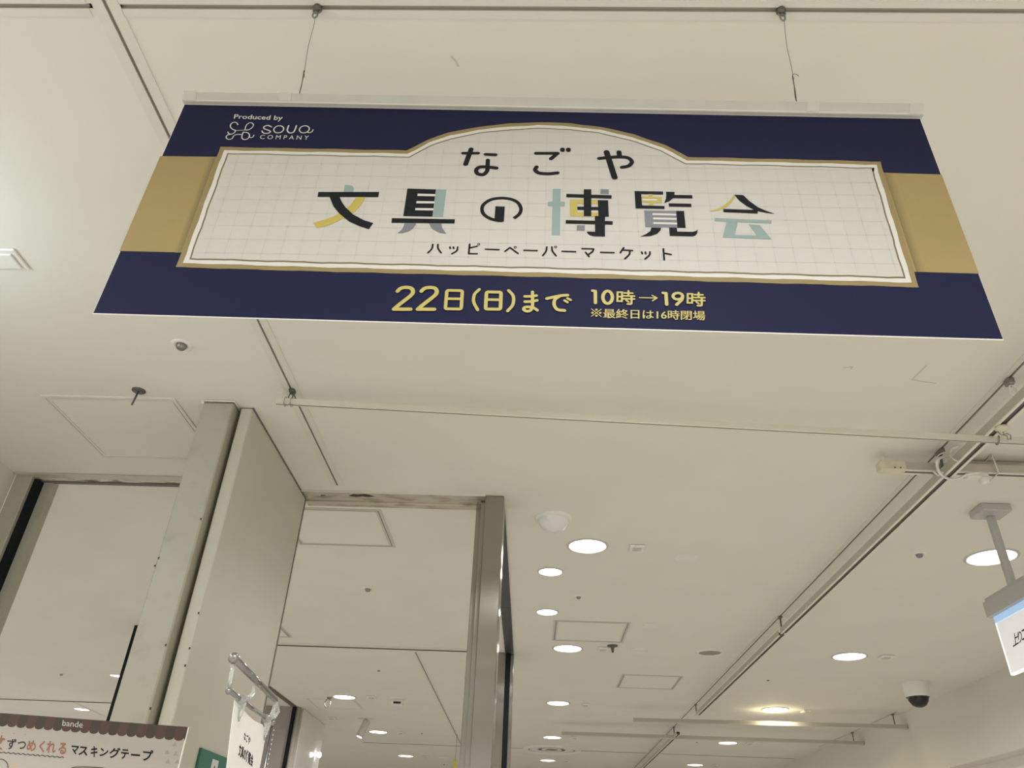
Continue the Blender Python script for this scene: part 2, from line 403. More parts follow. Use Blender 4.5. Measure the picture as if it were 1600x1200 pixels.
# --- deep rooms beyond the opening
struct(MB().box(-2.575, -2.2, 5.035, 5.085, 0, CZ, M['wall']), 'wall_beyond')
struct(MB().box(-2.60, -2.575, 5.03, 5.09, 0, CZ, M['gasket']), 'trim_12')
mb = MB(); mb.box(-3.6, -2.262, 7.78, 7.86, 0, CZ-.001, M['glosspanel'])
struct(mb, 'wall_middle')
struct(MB().box(-2.262, -2.238, 7.755, 7.84, 0, CZ-.001, M['gasket']), 'trim_13')
mb = MB(); mb.box(-2.275, -2.240, 6.3, 7.755, CZ-.006, CZ, M['brown_rail']); mb.box(-2.235, -2.222, 6.3, 7.755, CZ-.004, CZ, M['groove'])
struct(mb, 'trim_14')
mb = MB(); mb.tube([(-2.215, 7.80, 0), (-2.215, 7.80, CZ-.002)], .024, M['pillar'], 20); struct(mb, 'trim_15')
struct(MB().box(-3.6, -2.185, 7.88, 8.78, 0, CZ-.001, M['glosswhite'], .004), 'wall_inner')

# =================================================================== folded partition leaves
lf = empty('partition_leaf', (-1.06, 2.3, 0), 'worn beige steel door leaf edge standing left of the dark gap, chipped paint', 'partition')
MB().box(-1.112, -1.0105, 2.165, 2.84, .01, CZ-.004, M['pillar'], .004).build('leaf_body', lf)
MB().box(-1.1165, -1.108, 2.158, 2.166, CZ-.012, CZ, M['white_pl']).build('ceiling_bracket', lf)
mb = MB(); mb.tube([(-1.117, 2.156, CZ-.004), (-1.005, 2.156, CZ-.004), (-1.005, 2.21, CZ-.004)], .0028, M['white_pl'], 6); mb.build('top_bead', lf)
for (px, py) in [(314, 811), (248, 872), (242, 884), (259, 1008), (235, 1107)]:
    d = ray(px, py); p = EYEV+d*(2.1648/d.y)
    MB().box(p.x-.0022, p.x+.0022, 2.1642, 2.1652, p.z-.003, p.z+.003, M['stain']).build('chip', lf)
lf2 = empty('partition_leaf', (-.975, 2.55, 0), 'wide smooth beige door leaf right of the dark gap, running back to the steel head', 'partition')
MB().box(-.9965, -.957, 2.2, 2.935, .01, CZ-.004, M['panel'], .003).build('leaf_body', lf2)
MB().box(-.960, -.9555, 2.926, 2.938, .01, CZ-.004, M['groove']).build('edge_gasket', lf2)
MB().box(-.9575, -.9545, 2.2, 2.935, CZ-.006, CZ, M['groove']).build('top_gasket', lf2)
for (px, py) in [(312, 958), (298, 1013), (290, 1040)]:
    d = ray(px, py); p = EYEV+d*(2.1995/d.y); p.x = min(p.x, -.962)
    MB().box(p.x-.002, p.x+.002, 2.1985, 2.2005, p.z-.003, p.z+.003, M['stain']).build('chip', lf2)
# green exit sign fixed on the wide leaf
gp = Plane((-.9565, 2.5, EYE), (0, 1, 0))
z1 = EYE+.285; z0 = EYE+.12
gs = empty('exit_sign', (-.95, 2.55, z0), 'green emergency exit sign on the wide beige leaf at the bottom of the picture', 'sign')
MB().box(-.957, -.949, 2.424, 2.68, z0, z1, M['green'], .001).build('sign_board', gs)
mb = MB(); mb.box(-.949, -.9484, 2.525, 2.578, EYE+.17, EYE+.268, M['white_ink'])
mb.box(-.9484, -.9480, 2.543, 2.560, EYE+.20, EYE+.235, M['green']); mb.lathe((-.9484, 2.552, EYE+.247), [(.006, 0), (.006, .0004), (0, .0004)], M['green'], 12, axis=(1, 0, 0))
mb.build('exit_pictogram', gs)

# =================================================================== access hatches
def hatch(x0, x1, y0, y1, label, rim=.012, tone='flange', gap=.004, lev=.0025):
    h = empty('access_hatch', ((x0+x1)/2, (y0+y1)/2, CZ-.004), label, 'hatch')
    mb = MB(); g = gap
    def ring(a0, a1, b0, b1, w, m, t):
        mb.box(a0, a1, b0, b0+w, CZ-t, CZ, m); mb.box(a0, a1, b1-w, b1, CZ-t, CZ, m)
        mb.box(a0, a0+w, b0+w, b1-w, CZ-t, CZ, m); mb.box(a1-w, a1, b0+w, b1-w, CZ-t, CZ, m)
    ring(x0, x1, y0, y1, rim, M[tone], lev)
    ring(x0+rim, x1-rim, y0+rim, y1-rim, g, M['groove'], .0008)
    ring(x0+rim+g, x1-rim-g, y0+rim+g, y1-rim-g, rim*.8, M[tone], lev)
    mb.build('frame', h)
    q = rim*1.8+g
    MB().box(x0+q, x1-q, y0+q, y1-q, CZ-lev*.6, CZ, M['hatch']).build('door_panel', h)
hatch(-1.663, -1.205, 2.15, 2.60, 'square ceiling access hatch left of the worn leaf, below the hanging bolt', lev=.004, gap=.0025)
hatch(-1.12, -.658, 3.03, 3.47, 'square ceiling hatch just inside the steel-headed opening', tone='hatch_rim')
hatch(-2.08, -1.605, 4.75, 5.205, 'ceiling hatch mostly hidden by the wide leaf, only one corner showing', tone='hatch_rim')
hatch(.125, .580, 4.60, 5.06, 'square ceiling hatch in front of the fourth downlight of the left row', tone='hatch_rim')
hatch(.668, 1.118, 5.95, 6.42, 'square ceiling hatch to the right, farther than the one by the downlights', tone='hatch_rim')
hatch(-2.04, -1.585, 7.35, 7.80, 'far ceiling hatch under the oblong downlight beyond the opening', tone='flange')

# =================================================================== downlights
def dist(px, py): return (CP(px, py)-EYEV).dot(fw)
def downlight(px, py, wpx, label, r=None, power=9, warm=False):
    c = CP(px, py); r = r or wpx/2/1200*dist(px, py)
    o = empty('downlight', c, label, 'ceiling light', 'round recessed downlights')
    MB().lathe(c, [(r*1.13, 0), (r*1.12, .003), (r*1.03, .006), (r*.99, .004), (r*.985, .001)], M['lamp_rim']).build('rim', o)
    MB().lathe(c, [(r*.99, .0015), (r*.5, .0025), (0, .0025)], M['warm' if warm else 'lamp']).build('diffuser', o)
    area_light('downlight_lamp', c.x, c.y, CZ-.012, r*1.7, power*.80, (1, .86, .62) if warm else (1, .985, .955))
    return o
for lx, ly, lab in ((.24, 1.49, 'round downlight hidden behind the banner plate'),):
    c = Vector((lx, ly, CZ)); o = empty('downlight', c, lab, 'ceiling light', 'round recessed downlights')
    MB().lathe(c, [(.10, 0), (.10, .003), (.092, .006), (.089, .004), (.088, .001)], M['lamp_rim']).build('rim', o)
    MB().lathe(c, [(.088, .0015), (.04, .0025), (0, .0025)], M['lamp']).build('diffuser', o)
downlight(918, 853, 58, 'largest round downlight, right of the domed sensor', power=6)
downlight(860, 893, 36, 'round downlight just below and left of the largest one', power=5)
downlight(855, 956, 32, 'small round downlight between the largest one and the square hatch', power=5)
downlight(887, 1013, 43, 'round downlight directly beneath the grey-rimmed hatch by the post', power=7)
downlight(872, 1098.5, 34, 'round downlight between the hatch row and the round air diffuser, farther one', power=8)
downlight(863, 1152, 27, 'downlight just above the round air diffuser', power=8)
downlight(856, 1188, 23, 'downlight just below the round air diffuser', power=8)
downlight(1549, 870.5, 70, 'large downlight behind the stem of the hanging escalator sign', power=6)
downlight(1327, 1025.5, 48, 'round downlight to the left of the black dome camera', power=7)
downlight(1211, 1108.5, 38, 'warm downlight glowing just above the far hanging track', power=9, warm=True)
downlight(1137, 1160.5, 28, 'downlight below the two far tracks, right of the long track', power=8)
downlight(1086, 1195, 24, 'downlight cut by the bottom edge, right of the long track', power=8)
downlight(538, 1089, 34, 'downlight over the far hatch beyond the steel opening', power=8)
downlight(591, 1143.5, 28, 'downlight beside the small cylindrical spotlight', power=8)
downlight(634, 1181, 23, 'farthest downlight seen through the steel-framed opening', power=8)
downlight(183, 1055.5, 20, 'downlight half hidden by the dark post edge in the left opening', power=9)
downlight(128, 1108, 22, 'downlight just above the brown scalloped board', power=30)
# added point light for the warm downlight's glow between ceiling and track
wp = bpy.data.lights.new('warm_glow_fill', 'POINT'); wp.energy = 1.1; wp.color = (1, .86, .55); wp.shadow_soft_size = .03
c = CP(1211, 1109); wpo = bpy.data.objects.new('warm_glow_fill', wp); wpo.location = (c.x, c.y+.02, CZ-.05); COL.objects.link(wpo)

# =================================================================== small ceiling fittings
def sprinkler(px, py, rpx, label, glassy=True, name='sprinkler_head', cat='sprinkler'):
    c = CP(px, py); r = rpx/1200*dist(px, py)
    o = empty(name, c, label, cat)
    MB().lathe(c, [(r, 0), (r*.98, .002), (r*.8, .004), (r*.5, .002), (r*.48, -.001)], M['white_pl']).build('cover_ring', o)
    MB().lathe(c, [(r*.48, .001), (r*.46, r*.32), (r*.3, r*.5), (0, r*.52)], M['zinc' if glassy else 'grey_dk'], 20).build('nozzle', o)
sprinkler(284, 539, 16.5, 'round white sprinkler rose with metal centre under the left end of the banner')
sprinkler(575, 920, 9, 'small sprinkler in the ceiling just inside the steel-headed opening')
sprinkler(904, 932.5, 7, 'tiny grey sprinkler between the second and third left-row downlights')
sprinkler(1436, 866, 10.5, 'small sprinkler right of the long track, left of the escalator sign')
sprinkler(592, 1047, 5, 'small dark sprinkler beyond the cross slot in the opening')
sprinkler(1200, 1062, 4.5, 'tiny sprinkler above the warm glowing downlight')
sprinkler(96, 1053, 5, 'small dark sprinkler in the ceiling above the scalloped board')
sprinkler(1089, 1159, 3, 'tiny dark sprinkler right of the long track near the bottom')
sprinkler(659, 1145.5, 3, 'tiny sprinkler right of the farther downlights in the opening')
sprinkler(694, 1194, 3, 'tiny sprinkler low in the opening beside the steel post')
# bolt hanging from oval plate
c = CP(217, 610); o = empty('hanging_bolt', c, 'dark bolt hanging from an oval plate at the edge of the left hatch', 'bolt')
MB().lathe(c, [(.022, 0), (.021, .004), (.008, .006), (0, .006)], M['grey_dk'], 20).build('plate', o)
pts = [c+Vector((0, 0, -.004)), c+Vector((-.002, -.002, -.03)), c+Vector((-.004, -.004, -.058))]
MB().tube(pts, [.0022, .0035, .0028], M['grey_dk'], 8).build('shank', o)
# dome sensor
c = CP(865, 809); o = empty('dome_sensor', c, 'large white domed motion sensor up-left of the largest downlight', 'sensor')
r = .079
MB().lathe(c, [(r, 0), (r*1.0, .006), (r*.93, .012), (r*.80, .013)], M['white_pl']).build('base_ring', o)
MB().lathe(c, [(r*.82, .012), (r*.78, .028), (r*.62, .045), (r*.35, .057), (r*.14, .060), (0, .060)], M['frost']).build('dome', o)
# rectangular sensors / speakers
def flat_box(px, py, wpx, label, dy=.045, t=.012, name='ceiling_sensor', cat='sensor', inner=True):
    c = CP(px, py); w = wpx/1200*dist(px, py)
    o = empty(name, c, label, cat)
    MB().box(c.x-w/2, c.x+w/2, c.y-dy/2, c.y+dy/2, CZ-t, CZ, M['white_pl'], .004).build('housing', o)
    if inner: MB().box(c.x-w*.28, c.x+w*.28, c.y-dy*.25, c.y+dy*.25, CZ-t-.004, CZ-t, M['hatch_rim'], .001).build('lens', o)
flat_box(995, 855, 24, 'small square white sensor right of the largest downlight', dy=.075, t=.01)
flat_box(942, 1013, 16, 'small square sensor right of the fourth left-row downlight', dy=.09)
flat_box(1384, 1025.5, 19, 'small flat sensor right of the downlight by the dome camera', dy=.09)
flat_box(915, 1100.5, 12, 'small sensor right of the fifth left-row downlight', dy=.10)
flat_box(898, 1152, 11, 'small sensor to the right of the downlight above the air diffuser', dy=.10)
flat_box(885, 1188, 9, 'small grey sensor right of the downlight under the air diffuser', dy=.12)
flat_box(1259, 1110.5, 12, 'small sensor right of the warm glowing downlight', dy=.10)
flat_box(1171, 1161, 11, 'small sensor right of the downlight under the far tracks', dy=.12)
flat_box(1117, 1195, 9, 'small sensor at the bottom edge right of the long track', dy=.12)
flat_box(580, 1088.5, 14, 'small square sensor right of the nearest downlight in the opening', dy=.10)
flat_box(519, 1121.5, 13, 'small square sensor below the far hatch in the opening', dy=.10)
flat_box(626, 1144.3, 11, 'small square sensor right of the downlight by the spotlight', dy=.12)
flat_box(665, 1181.5, 9, 'small square sensor right of the farthest downlight in the opening', dy=.12)
flat_box(693, 1182.5, 17, 'long flat grey vent low in the opening by the steel post', dy=.14, inner=False, name='ceiling_vent', cat='vent')
# pale blank plates
for (px, py, w, dy, lab) in [(1072, 871, 34, .085, 'pale oblong blank plate on the ceiling right of the square sensor'), (1017, 977, 22, .09, 'faint pale blank plate right of the hatch by the downlights')]:
    c = CP(px, py); w = w/1200*dist(px, py)
    mb = MB(); mb.box(c.x-w/2, c.x+w/2, c.y-dy/2, c.y+dy/2, CZ-.0015, CZ, M['patch'], .0006)
    mb.build('blank_plate', None, lab, 'plate')
# dark hook
c = CP(957, 1008.5); o = empty('ceiling_hook', c, 'small dark ceiling hook between two fittings near the fourth downlight', 'hook')
MB().lathe(c, [(.035, 0), (.034, .006), (.012, .012), (.006, .045), (0, .046)], M['grey_dk'], 14).build('hook_body', o)
# round speakers
def speaker(px, py, wpx, label, dark):
    c = CP(px, py); r = wpx/2/1200*dist(px, py); o = empty('ceiling_speaker', c, label, 'speaker')
    MB().lathe(c, [(r*1.08, 0), (r*1.05, .010), (r*.86, .012), (r*.82, .004)], M['white_pl']).build('rim', o)
    MB().lathe(c, [(r*.83, .005), (0, .006)], M['grey_pl' if dark else 'patch']).build('grille', o)
speaker(998, 1015.5, 25, 'round white ceiling speaker between the dark hook and the grey one', False)
speaker(1109, 1018.5, 42, 'round grey-mesh ceiling speaker left of the long track', True)
# air diffuser
c = CP(862, 1171); r = .335; o = empty('air_diffuser', c, 'large round ringed air diffuser between two downlights of the left row', 'air vent')
MB().lathe(c, [(r*1.02, 0), (r*1.02, .012), (r, .016), (r*.86, .016), (r*.85, .002)], M['white_pl'], 48).build('outer_ring', o)
for a, b_, d in [(.84, .80, .003), (.78, .50, .006), (.36, .24, .006)]:
    MB().lathe(c, [(r*a, d*.2), (r*a, d), (r*b_, d), (r*b_, d*.2)], M['grey_pl' if a == .84 else 'white_pl'], 48).build('cone_ring', o)
MB().lathe(c, [(r*.85, .0012), (0, .0012)], M['grey_dk'], 48).build('throat', o)
# left edge surface box
a = CP(43, 418); x1 = a.x; o = empty('ceiling_panel_box', (-1.5, 1.46, CZ-.02), 'white rounded square panel on the ceiling at the left picture edge', 'ceiling panel')
MB().box(-1.72, -1.338, 1.432, 1.51, CZ-.006, CZ, M['white_pl'], .003).build('frame', o)
MB().box(-1.70, -1.352, 1.446, 1.50, CZ-.011, CZ-.006, M['white_pl'], .003).build('cover', o)
# dome camera
c = CP(1429, 1067); o = empty('dome_camera', c, 'white ceiling camera with black dome near the right wall', 'camera')
MB().lathe(c, [(.088, 0), (.088, .01), (.084, .09), (.078, .10)], M['white_pl']).build('housing', o)
MB().lathe(c, [(.070, .098), (.066, .125), (.045, .155), (.02, .166), (0, .168)], M['black']).build('dome', o)
# emergency camera box inside opening
c = CP(622, 1091); o = empty('emergency_lamp', c, 'white ceiling fitting with dark underside inside the opening near the slot', 'ceiling fitting')
MB().lathe(c, [(.07, 0), (.07, .008), (.03, .012)], M['white_pl']).build('base', o)
MB().box(c.x-.05, c.x+.05, c.y-.03, c.y+.03, CZ-.06, CZ-.01, M['white_pl'], .006).build('box', o)
MB().box(c.x-.032, c.x+.032, c.y-.034, c.y-.028, CZ-.05, CZ-.034, M['black']).build('lens', o)
# ring hanger
c = CP(515, 1089.5); o = empty('ring_hanger', c, 'thin metal ring hanging from the ceiling left of the nearest inner downlight', 'hook')
MB().lathe(c, [(.025, 0), (.02, .01), (0, .012)], M['zinc'], 12).build('plate', o)
MB().tube([(c.x-.01+.025*math.cos(t), c.y, CZ-.05+.038*math.sin(t)) for t in [k*math.pi/8 for k in range(16)]], .004, M['zinc'], 6, True).build('ring', o)
# cylindrical spotlight
c = CP(571, 1123); o = empty('cylinder_spotlight', c, 'small white cylindrical spotlight beside a downlight beyond the opening', 'spotlight')
MB().box(c.x-.07, c.x+.07, c.y-.02, c.y+.02, CZ-.012, CZ, M['white_pl'], .003).build('mount', o)
a = c+Vector((.02, 0, -.02)); b_ = a+Vector((-.055, -.03, -.16)); ax = (b_-a).normalized()
MB().lathe(a, [(0, 0), (.034, 0), (.036, .01), (.036, .165), (.03, .166)], M['hatch_rim'], 20, axis=ax).build('barrel', o)
MB().lathe(a, [(.030, .164), (0, .166)], M['lamp'], 16, axis=ax).build('lens', o)
# yellow tag on thread
c = CP(714, 1150, 1.28); o = empty('hanging_tag', (c.x, c.y, CZ-.4), 'yellow tag hanging on a thread beside the steel post', 'tag')
zb = c.z-.36
MB().tube([(c.x, c.y, CZ), (c.x, c.y, zb+.12)], .003, M['yel2'], 6).build('thread', o)
MB().add([(c.x-.015, c.y, zb+.13), (c.x+.012, c.y, zb+.13), (c.x+.022, c.y, zb), (c.x-.022, c.y, zb), (c.x-.015, c.y+.004, zb+.13), (c.x+.012, c.y+.004, zb+.13), (c.x+.022, c.y+.004, zb), (c.x-.022, c.y+.004, zb)],
         [(0, 1, 2, 3), (7, 6, 5, 4), (0, 4, 5, 1), (1, 5, 6, 2), (2, 6, 7, 3), (3, 7, 4, 0)], M['yellow_tag']).build('tag_body', o)
# small far lamp on the gloss wall
o = empty('wall_spot', (-2.175, 8.6, EYE+1.0), 'small lit wall spot on the pale gloss wall beyond the opening', 'spotlight')
pp = [Vector((-2.183, 8.62, EYE+1.07)), Vector((-2.16, 8.35, EYE+1.035)), Vector((-2.183, 8.62, EYE+1.01))]
d = ray(498, 1177); p = EYEV+d*((8.5)/d.y)
MB().lathe(Vector((-2.182, 8.6, p.z)), [(0, -.0), (.008, 0), (.026, .05), (.022, .05), (0, .04)], M['lamp'], 16, axis=(1, -.5, -.2)).build('lamp_cone', o)
MB().box(-2.187, -2.175, 8.58, 8.62, p.z-.01, p.z+.01, M['white_pl'], .002).build('bracket', o)

# =================================================================== hanging tracks
TX0, TX1 = 1.375, 1.409
def track_y(name_label, y0, y1, zt):
    o = empty('hanging_track', ((TX0+TX1)/2, (y0+y1)/2, zt-.032), name_label, 'track', 'pieces of the long hanging track')
    mb = MB(); zb = zt-.030
    mb.box(TX0, TX0+.003, y0, y1, zb+.002, zt, M['rail_g']); mb.box(TX1-.003, TX1, y0, y1, zb+.002, zt, M['rail_g'])
    mb.box(TX0+.003, TX1-.003, y0, y1, zt-.004, zt, M['rail_g']); mb.build('body', o)
    mb = MB(); mb.box(TX0-.001, TX0+.008, y0, y1, zb-.001, zb+.002, M['rail_lip']); mb.box(TX1-.008, TX1+.001, y0, y1, zb-.001, zb+.002, M['rail_lip']); mb.build('lips', o)
    MB().box(TX0+.003, TX1-.003, y0, y1, zb+.006, zb+.010, M['groove']).build('conductor_channel', o)
    return o
ZT = EYE+1.226
track_y('long white hanging track, nearest length crossing the right edge under the slot', 1.2, 4.36, ZT)
track_y('long white hanging track, middle length between the rod hangers', 4.40, 6.9, ZT)
track_y('long white hanging track, farthest length reaching the bottom edge', 7.9, 12.5, ZT)
def hanger(x, y, zb, label):
    o = empty('rod_hanger', (x, y, CZ), label, 'hanger')
    MB().box(x-.010, x+.010, y-.014, y+.014, CZ-.014, CZ-.002, M['zinc'], .002).build('slot_clip', o)
    MB().tube([(x, y, CZ-.012), (x, y, zb)], .0045, M['grey_dk'], 8).build('rod', o)
    MB().box(x-.016, x+.016, y-.02, y+.02, zb-.012, zb+.003, M['cable'], .003).build('coupler', o)
hanger(1.392, 4.38, ZT-.002, 'dark rod hanger holding the joint of the long track')
hanger(1.392, 6.96, ZT-.01, 'rod hanger where the nearer far cross track meets the slot')
hanger(1.392, 8.12, ZT-.01, 'rod hanger where the farther cross track meets the slot')
hanger(3.08, 7.08, ZT-.02, 'rod hanger at the right end of the nearer far cross track')
hanger(3.08, 8.05, ZT-.02, 'rod hanger at the right end of the farther cross track')
def track_x(a, b, label, group='cross tracks'):
    a = Vector(a); b = Vector(b); o = empty('hanging_track', (a+b)/2, label, 'track', group)
    MB().bar(a, b, .034, .030, M['rail_g']).build('body', o)
    dz = Vector((0, 0, -.0155)); dy = Vector((0, .0125, 0))
    mb = MB(); mb.bar(a+dz-dy, b+dz-dy, .009, .003, M['rail_lip']); mb.bar(a+dz+dy, b+dz+dy, .009, .003, M['rail_lip']); mb.build('lips', o)
    MB().bar(a+dz, b+dz, .015, .001, M['groove']).build('conductor_channel', o)
    return o
track_x((.885, 7.17, EYE+1.190), (3.155, 7.03, EYE+1.190), 'nearer of the two far cross tracks, below the warm downlight')
track_x((.300, 8.10, EYE+1.200), (3.155, 8.02, EYE+1.200), 'farther of the two far cross tracks, longer to the left')
nt_ = track_x((1.265, 2.418, EYE+1.247), (2.6, 2.445, EYE+1.247), 'short cross track with cables and adapter above the long track at right')
MB().box(1.185, 1.275, 2.399, 2.437, EYE+1.229, EYE+1.264, M['old_pl'], .003).build('end_feed', nt_)
MB().tube([(1.195, 2.40, EYE+1.262), (1.200, 2.395, EYE+1.276), (1.215, 2.395, EYE+1.275)], .004, M['old_pl'], 6).build('end_hook', nt_)
MB().lathe((1.252, 2.398, EYE+1.236), [(.003, 0), (.003, .002), (0, .002)], M['groove'], 8, axis=(0, -1, 0)).build('screw', nt_)
MB().lathe((1.232, 2.398, EYE+1.236), [(.003, 0), (.003, .002), (0, .002)], M['groove'], 8, axis=(0, -1, 0)).build('screw', nt_)
o = track_x((1.47, 2.462, EYE+1.281), (2.6, 2.488, EYE+1.281), 'second cross track riding behind the cabled one at the right edge')
# adapter and cable
o = empty('track_adapter', (1.53, 2.40, EYE+1.205), 'white plug adapter under the cabled cross track', 'adapter')
MB().box(1.475, 1.55, 2.405, 2.437, EYE+1.212, EYE+1.231, M['rail_lip'], .004).build('adapter_body', o)
MB().lathe((1.535, 2.418, EYE+1.213), [(.016, 0), (.015, .016), (.009, .020), (0, .020)], M['white_pl'], 16).build('plug', o)
def at_h(px, py, h): return CP(px, py, h)
cpts = [(1531, 738, 1.20), (1512, 741, 1.195), (1497, 748, 1.19), (1482, 748, 1.19), (1470, 741, 1.19), (1464.5, 730, 1.195), (1465, 719, 1.205), (1473, 714, 1.235), (1484, 712, 1.26), (1486, 703, 1.275), (1497, 697, 1.285)]
MB().tube([Vector(p) for p in spline([at_h(*p) for p in cpts], 5)], .0045, M['cable'], 8).build('cable', None, 'white cable looped around the crossing of the two tracks', 'cable')
cp2 = [(1462, 716, 1.265), (1470, 709, 1.265), (1482, 707, 1.262), (1487, 715, 1.20), (1495, 720, 1.19), (1507, 721, 1.235)]
MB().tube([Vector(p) for p in spline([at_h(*p) for p in cp2], 5)], .0022, M['cable'], 6).build('cable_tie', None, 'thin white cable tie wrapped over the long track at the crossing', 'cable tie')
def tie(x, y0, y1, z0, z1, label):
    MB().tube([(x, y0, z0), (x+.003, y1, z0), (x+.004, y1, z1), (x, y0, z1)], .0028, M['cable'], 6, True).build('cable_tie', None, label, 'cable tie')
tie(1.578, 2.398, 2.478, EYE+1.225, EYE+1.297, 'white cable tie around both cross tracks near the right edge')
mb = MB(); mb.box(1.384, 1.400, 2.36, 2.40, CZ-.018, CZ-.002, M['zinc'], .002); mb.tube([(1.392, 2.38, CZ-.012), (1.392, 2.40, ZT-.002)], .005, M['grey_dk'], 8)
mb.build('slot_clip', None, 'dark clip in the slot above the cable loop', 'clip')
tie2 = MB(); tie2.tube([tuple(at_h(*p)) for p in [(1459, 737, 1.20), (1466, 743, 1.195), (1473, 738, 1.195)]], .004, M['cable'], 6); tie2.build('cable_tie', None, 'short white tie end under the long track just below the crossing', 'cable tie')
# near slot clip at right edge with loop
c = Vector((1.392, 1.93, CZ)); o = empty('slot_clip', c, 'grey slot clip with white loop at the right picture edge', 'clip')
MB().box(c.x-.010, c.x+.010, c.y-.014, c.y+.014, CZ-.024, CZ-.002, M['zinc'], .003).build('clip_body', o)
MB().tube([(c.x+.002+.010*math.cos(t), c.y, CZ-.048+.026*math.sin(t)) for t in [k*math.pi/8 for k in range(16)]], .0028, M['white_pl'], 6, True).build('loop', o)
# hanging pole
pa = at_h(433, 627, 1.246); pb = at_h(1552, 687, 1.188); dirp = (pb-pa); pe = pa+dirp*1.12
o = empty('hanging_pole', (pa+pe)/2, 'long thin cream pole hanging level below the banner', 'pole')
rr = .0115
MB().bar(pa, pe, rr*1.1, rr*1.7, M['pole']).build('pole_body', o)
mb = MB(); q = Vector((0, -.004, .0085)); mb.tube([pa+q, pe+q], .0025, M['pole'], 8); q = Vector((0, -.005, -.0095)); mb.tube([pa+q, pe+q], .0022, M['rail_lip'], 8); mb.build('ribs', o)
q = Vector((0, -.002, -.0122)); MB().tube([pa+q, pe+q], .0012, M['pole_lo'], 6).build('lower_seam', o)
# left hook for pole
hx, hy = -.790, 2.08
o = empty('pole_hook', (hx, hy, CZ), 'dark snap hook hanging the left end of the cream pole', 'hook')
MB().box(hx-.010, hx+.008, hy-.012, hy+.012, CZ-.014, CZ-.002, M['grey_dk'], .002).build('runner', o)
MB().tube([(hx-.002+.0065*math.cos(t), hy, CZ-.030+.017*math.sin(t)) for t in [k*math.pi/8 for k in range(16)]], .0019, M['grey_dk'], 6, True).build('snap_link', o)
def loopwire(c, label, tail):
    c = Vector(c); pts = [c+Vector((0, .014*math.cos(t), .016*math.sin(t))) for t in [k*math.pi/6 for k in range(12)]]
    o = MB().tube(pts, .0011, M['pole_lo'], 6, True); o.tube([c+Vector((0, -.013, -.012)), c+Vector(tail)], .001, M['pole_lo'], 6)
    o.build('wire_loop', None, label, 'wire')
k1 = pa+dirp*.012; k2 = pa+dirp*.021
loopwire(k1, 'thin wire loop tied round the left tip of the cream pole', (.008, -.02, -.028))
loopwire(k2, 'thin wire loop under the snap hook of the cream pole', (-.006, -.012, -.022))
mb = MB(); mb.tube([(hx-.002, hy, CZ-.046), k2+Vector((0, 0, .014))], .0011, M['pole_lo'], 6); mb.build('hanging_wire', None, 'short wire from snap hook down to the cream pole', 'wire')
cc = Vector((1.394, 2.035, ZT-.0315)); o = empty('track_hook', cc, 'cream round track hook over the cream pole near the right edge', 'hook')
MB().lathe(cc, [(.0, 0), (.018, .0), (.019, .005), (.015, .012), (.008, .016), (0, .017)], M['old_pl'], 20).build('cap', o)
MB().tube([cc+Vector(p) for p in [(0, 0, -.016), (.004, .006, -.022), (.016, .008, -.018), (.026, .010, -.022), (.024, .012, -.034), (.012, .010, -.036), (.014, .008, -.026), (-.004, .008, -.022), (-.014, .004, -.014)]], .0018, M['zinc'], 6).build('wire_twist', o)
MB().tube([pb+Vector((.012+.003*math.sin(t), .012*math.cos(t), .016*math.sin(t))) for t in [k*math.pi/6 for k in range(12)]], .0018, M['zinc'], 6, True).build('pole_loop', o)

# =================================================================== escalator sign
o = empty('escalator_sign', (1.81, 2.4, EYE+.71), 'ceiling-hung lit white sign with black lettering, cut by the right edge', 'sign')
MB().box(1.735, 1.85, 2.80, 2.90, CZ-.030, CZ, M['sign_grey'], .003).build('ceiling_plate', o)
MB().lathe((1.738, 2.83, CZ-.015), [(.002, 0), (.002, .001), (0, .001)], M['groove'], 8, axis=(-1, 0, 0)).build('screw', o)
MB().box(1.785, 1.812, 2.855, 2.882, EYE+.99, CZ-.028, M['sign_grey'], .004).build('stem', o)
mb = MB(); mb.box(1.775, 1.825, 1.75, 3.055, EYE+.925, EYE+.985, M['sign_grey'], .002); mb.box(1.782, 1.818, 1.75, 3.045, EYE+.985, EYE+.998, M['sign_grey'], .001); mb.build('housing', o)
MB().box(1.785, 1.812, 1.95, 1.977, EYE+.99, CZ, M['sign_grey'], .004).build('stem', o)
MB().box(1.792, 1.808, 1.76, 3.040, EYE+.900, EYE+.926, M['sign_blue']).build('glow_strip', o)
bl = MB().box(1.794, 1.806, 1.76, 3.036, EYE+.712, EYE+.900, M['sign_face'], .001).build('lit_blade', o)
mb = MB(); mb.box(1.793, 1.807, 3.0362, 3.040, EYE+.712, EYE+.900, M['sign_edge']); mb.box(1.793, 1.807, 1.76, 3.040, EYE+.708, EYE+.712, M['sign_edge']); mb.build('glowing_edge', bl)
sp = Plane((1.7935, 2.5, EYE), (0, -1, 0)); mb = MB()
text_quad(mb, sp, '上', (1581, 992), (1590, 986.5), (1592, 1005), (1583, 1011), M['ink'], .0003, .012)
text_quad(mb, sp, 'り', (1589.5, 988), (1595, 984), (1598, 1001), (1592, 1006), M['ink'], .0003, .012)
text_quad(mb, sp, 'エ', (1595.5, 985), (1604.5, 980), (1606.5, 995.5), (1597.5, 1001), M['ink'], .0003, .012)
mb.build('sign_lettering', bl)

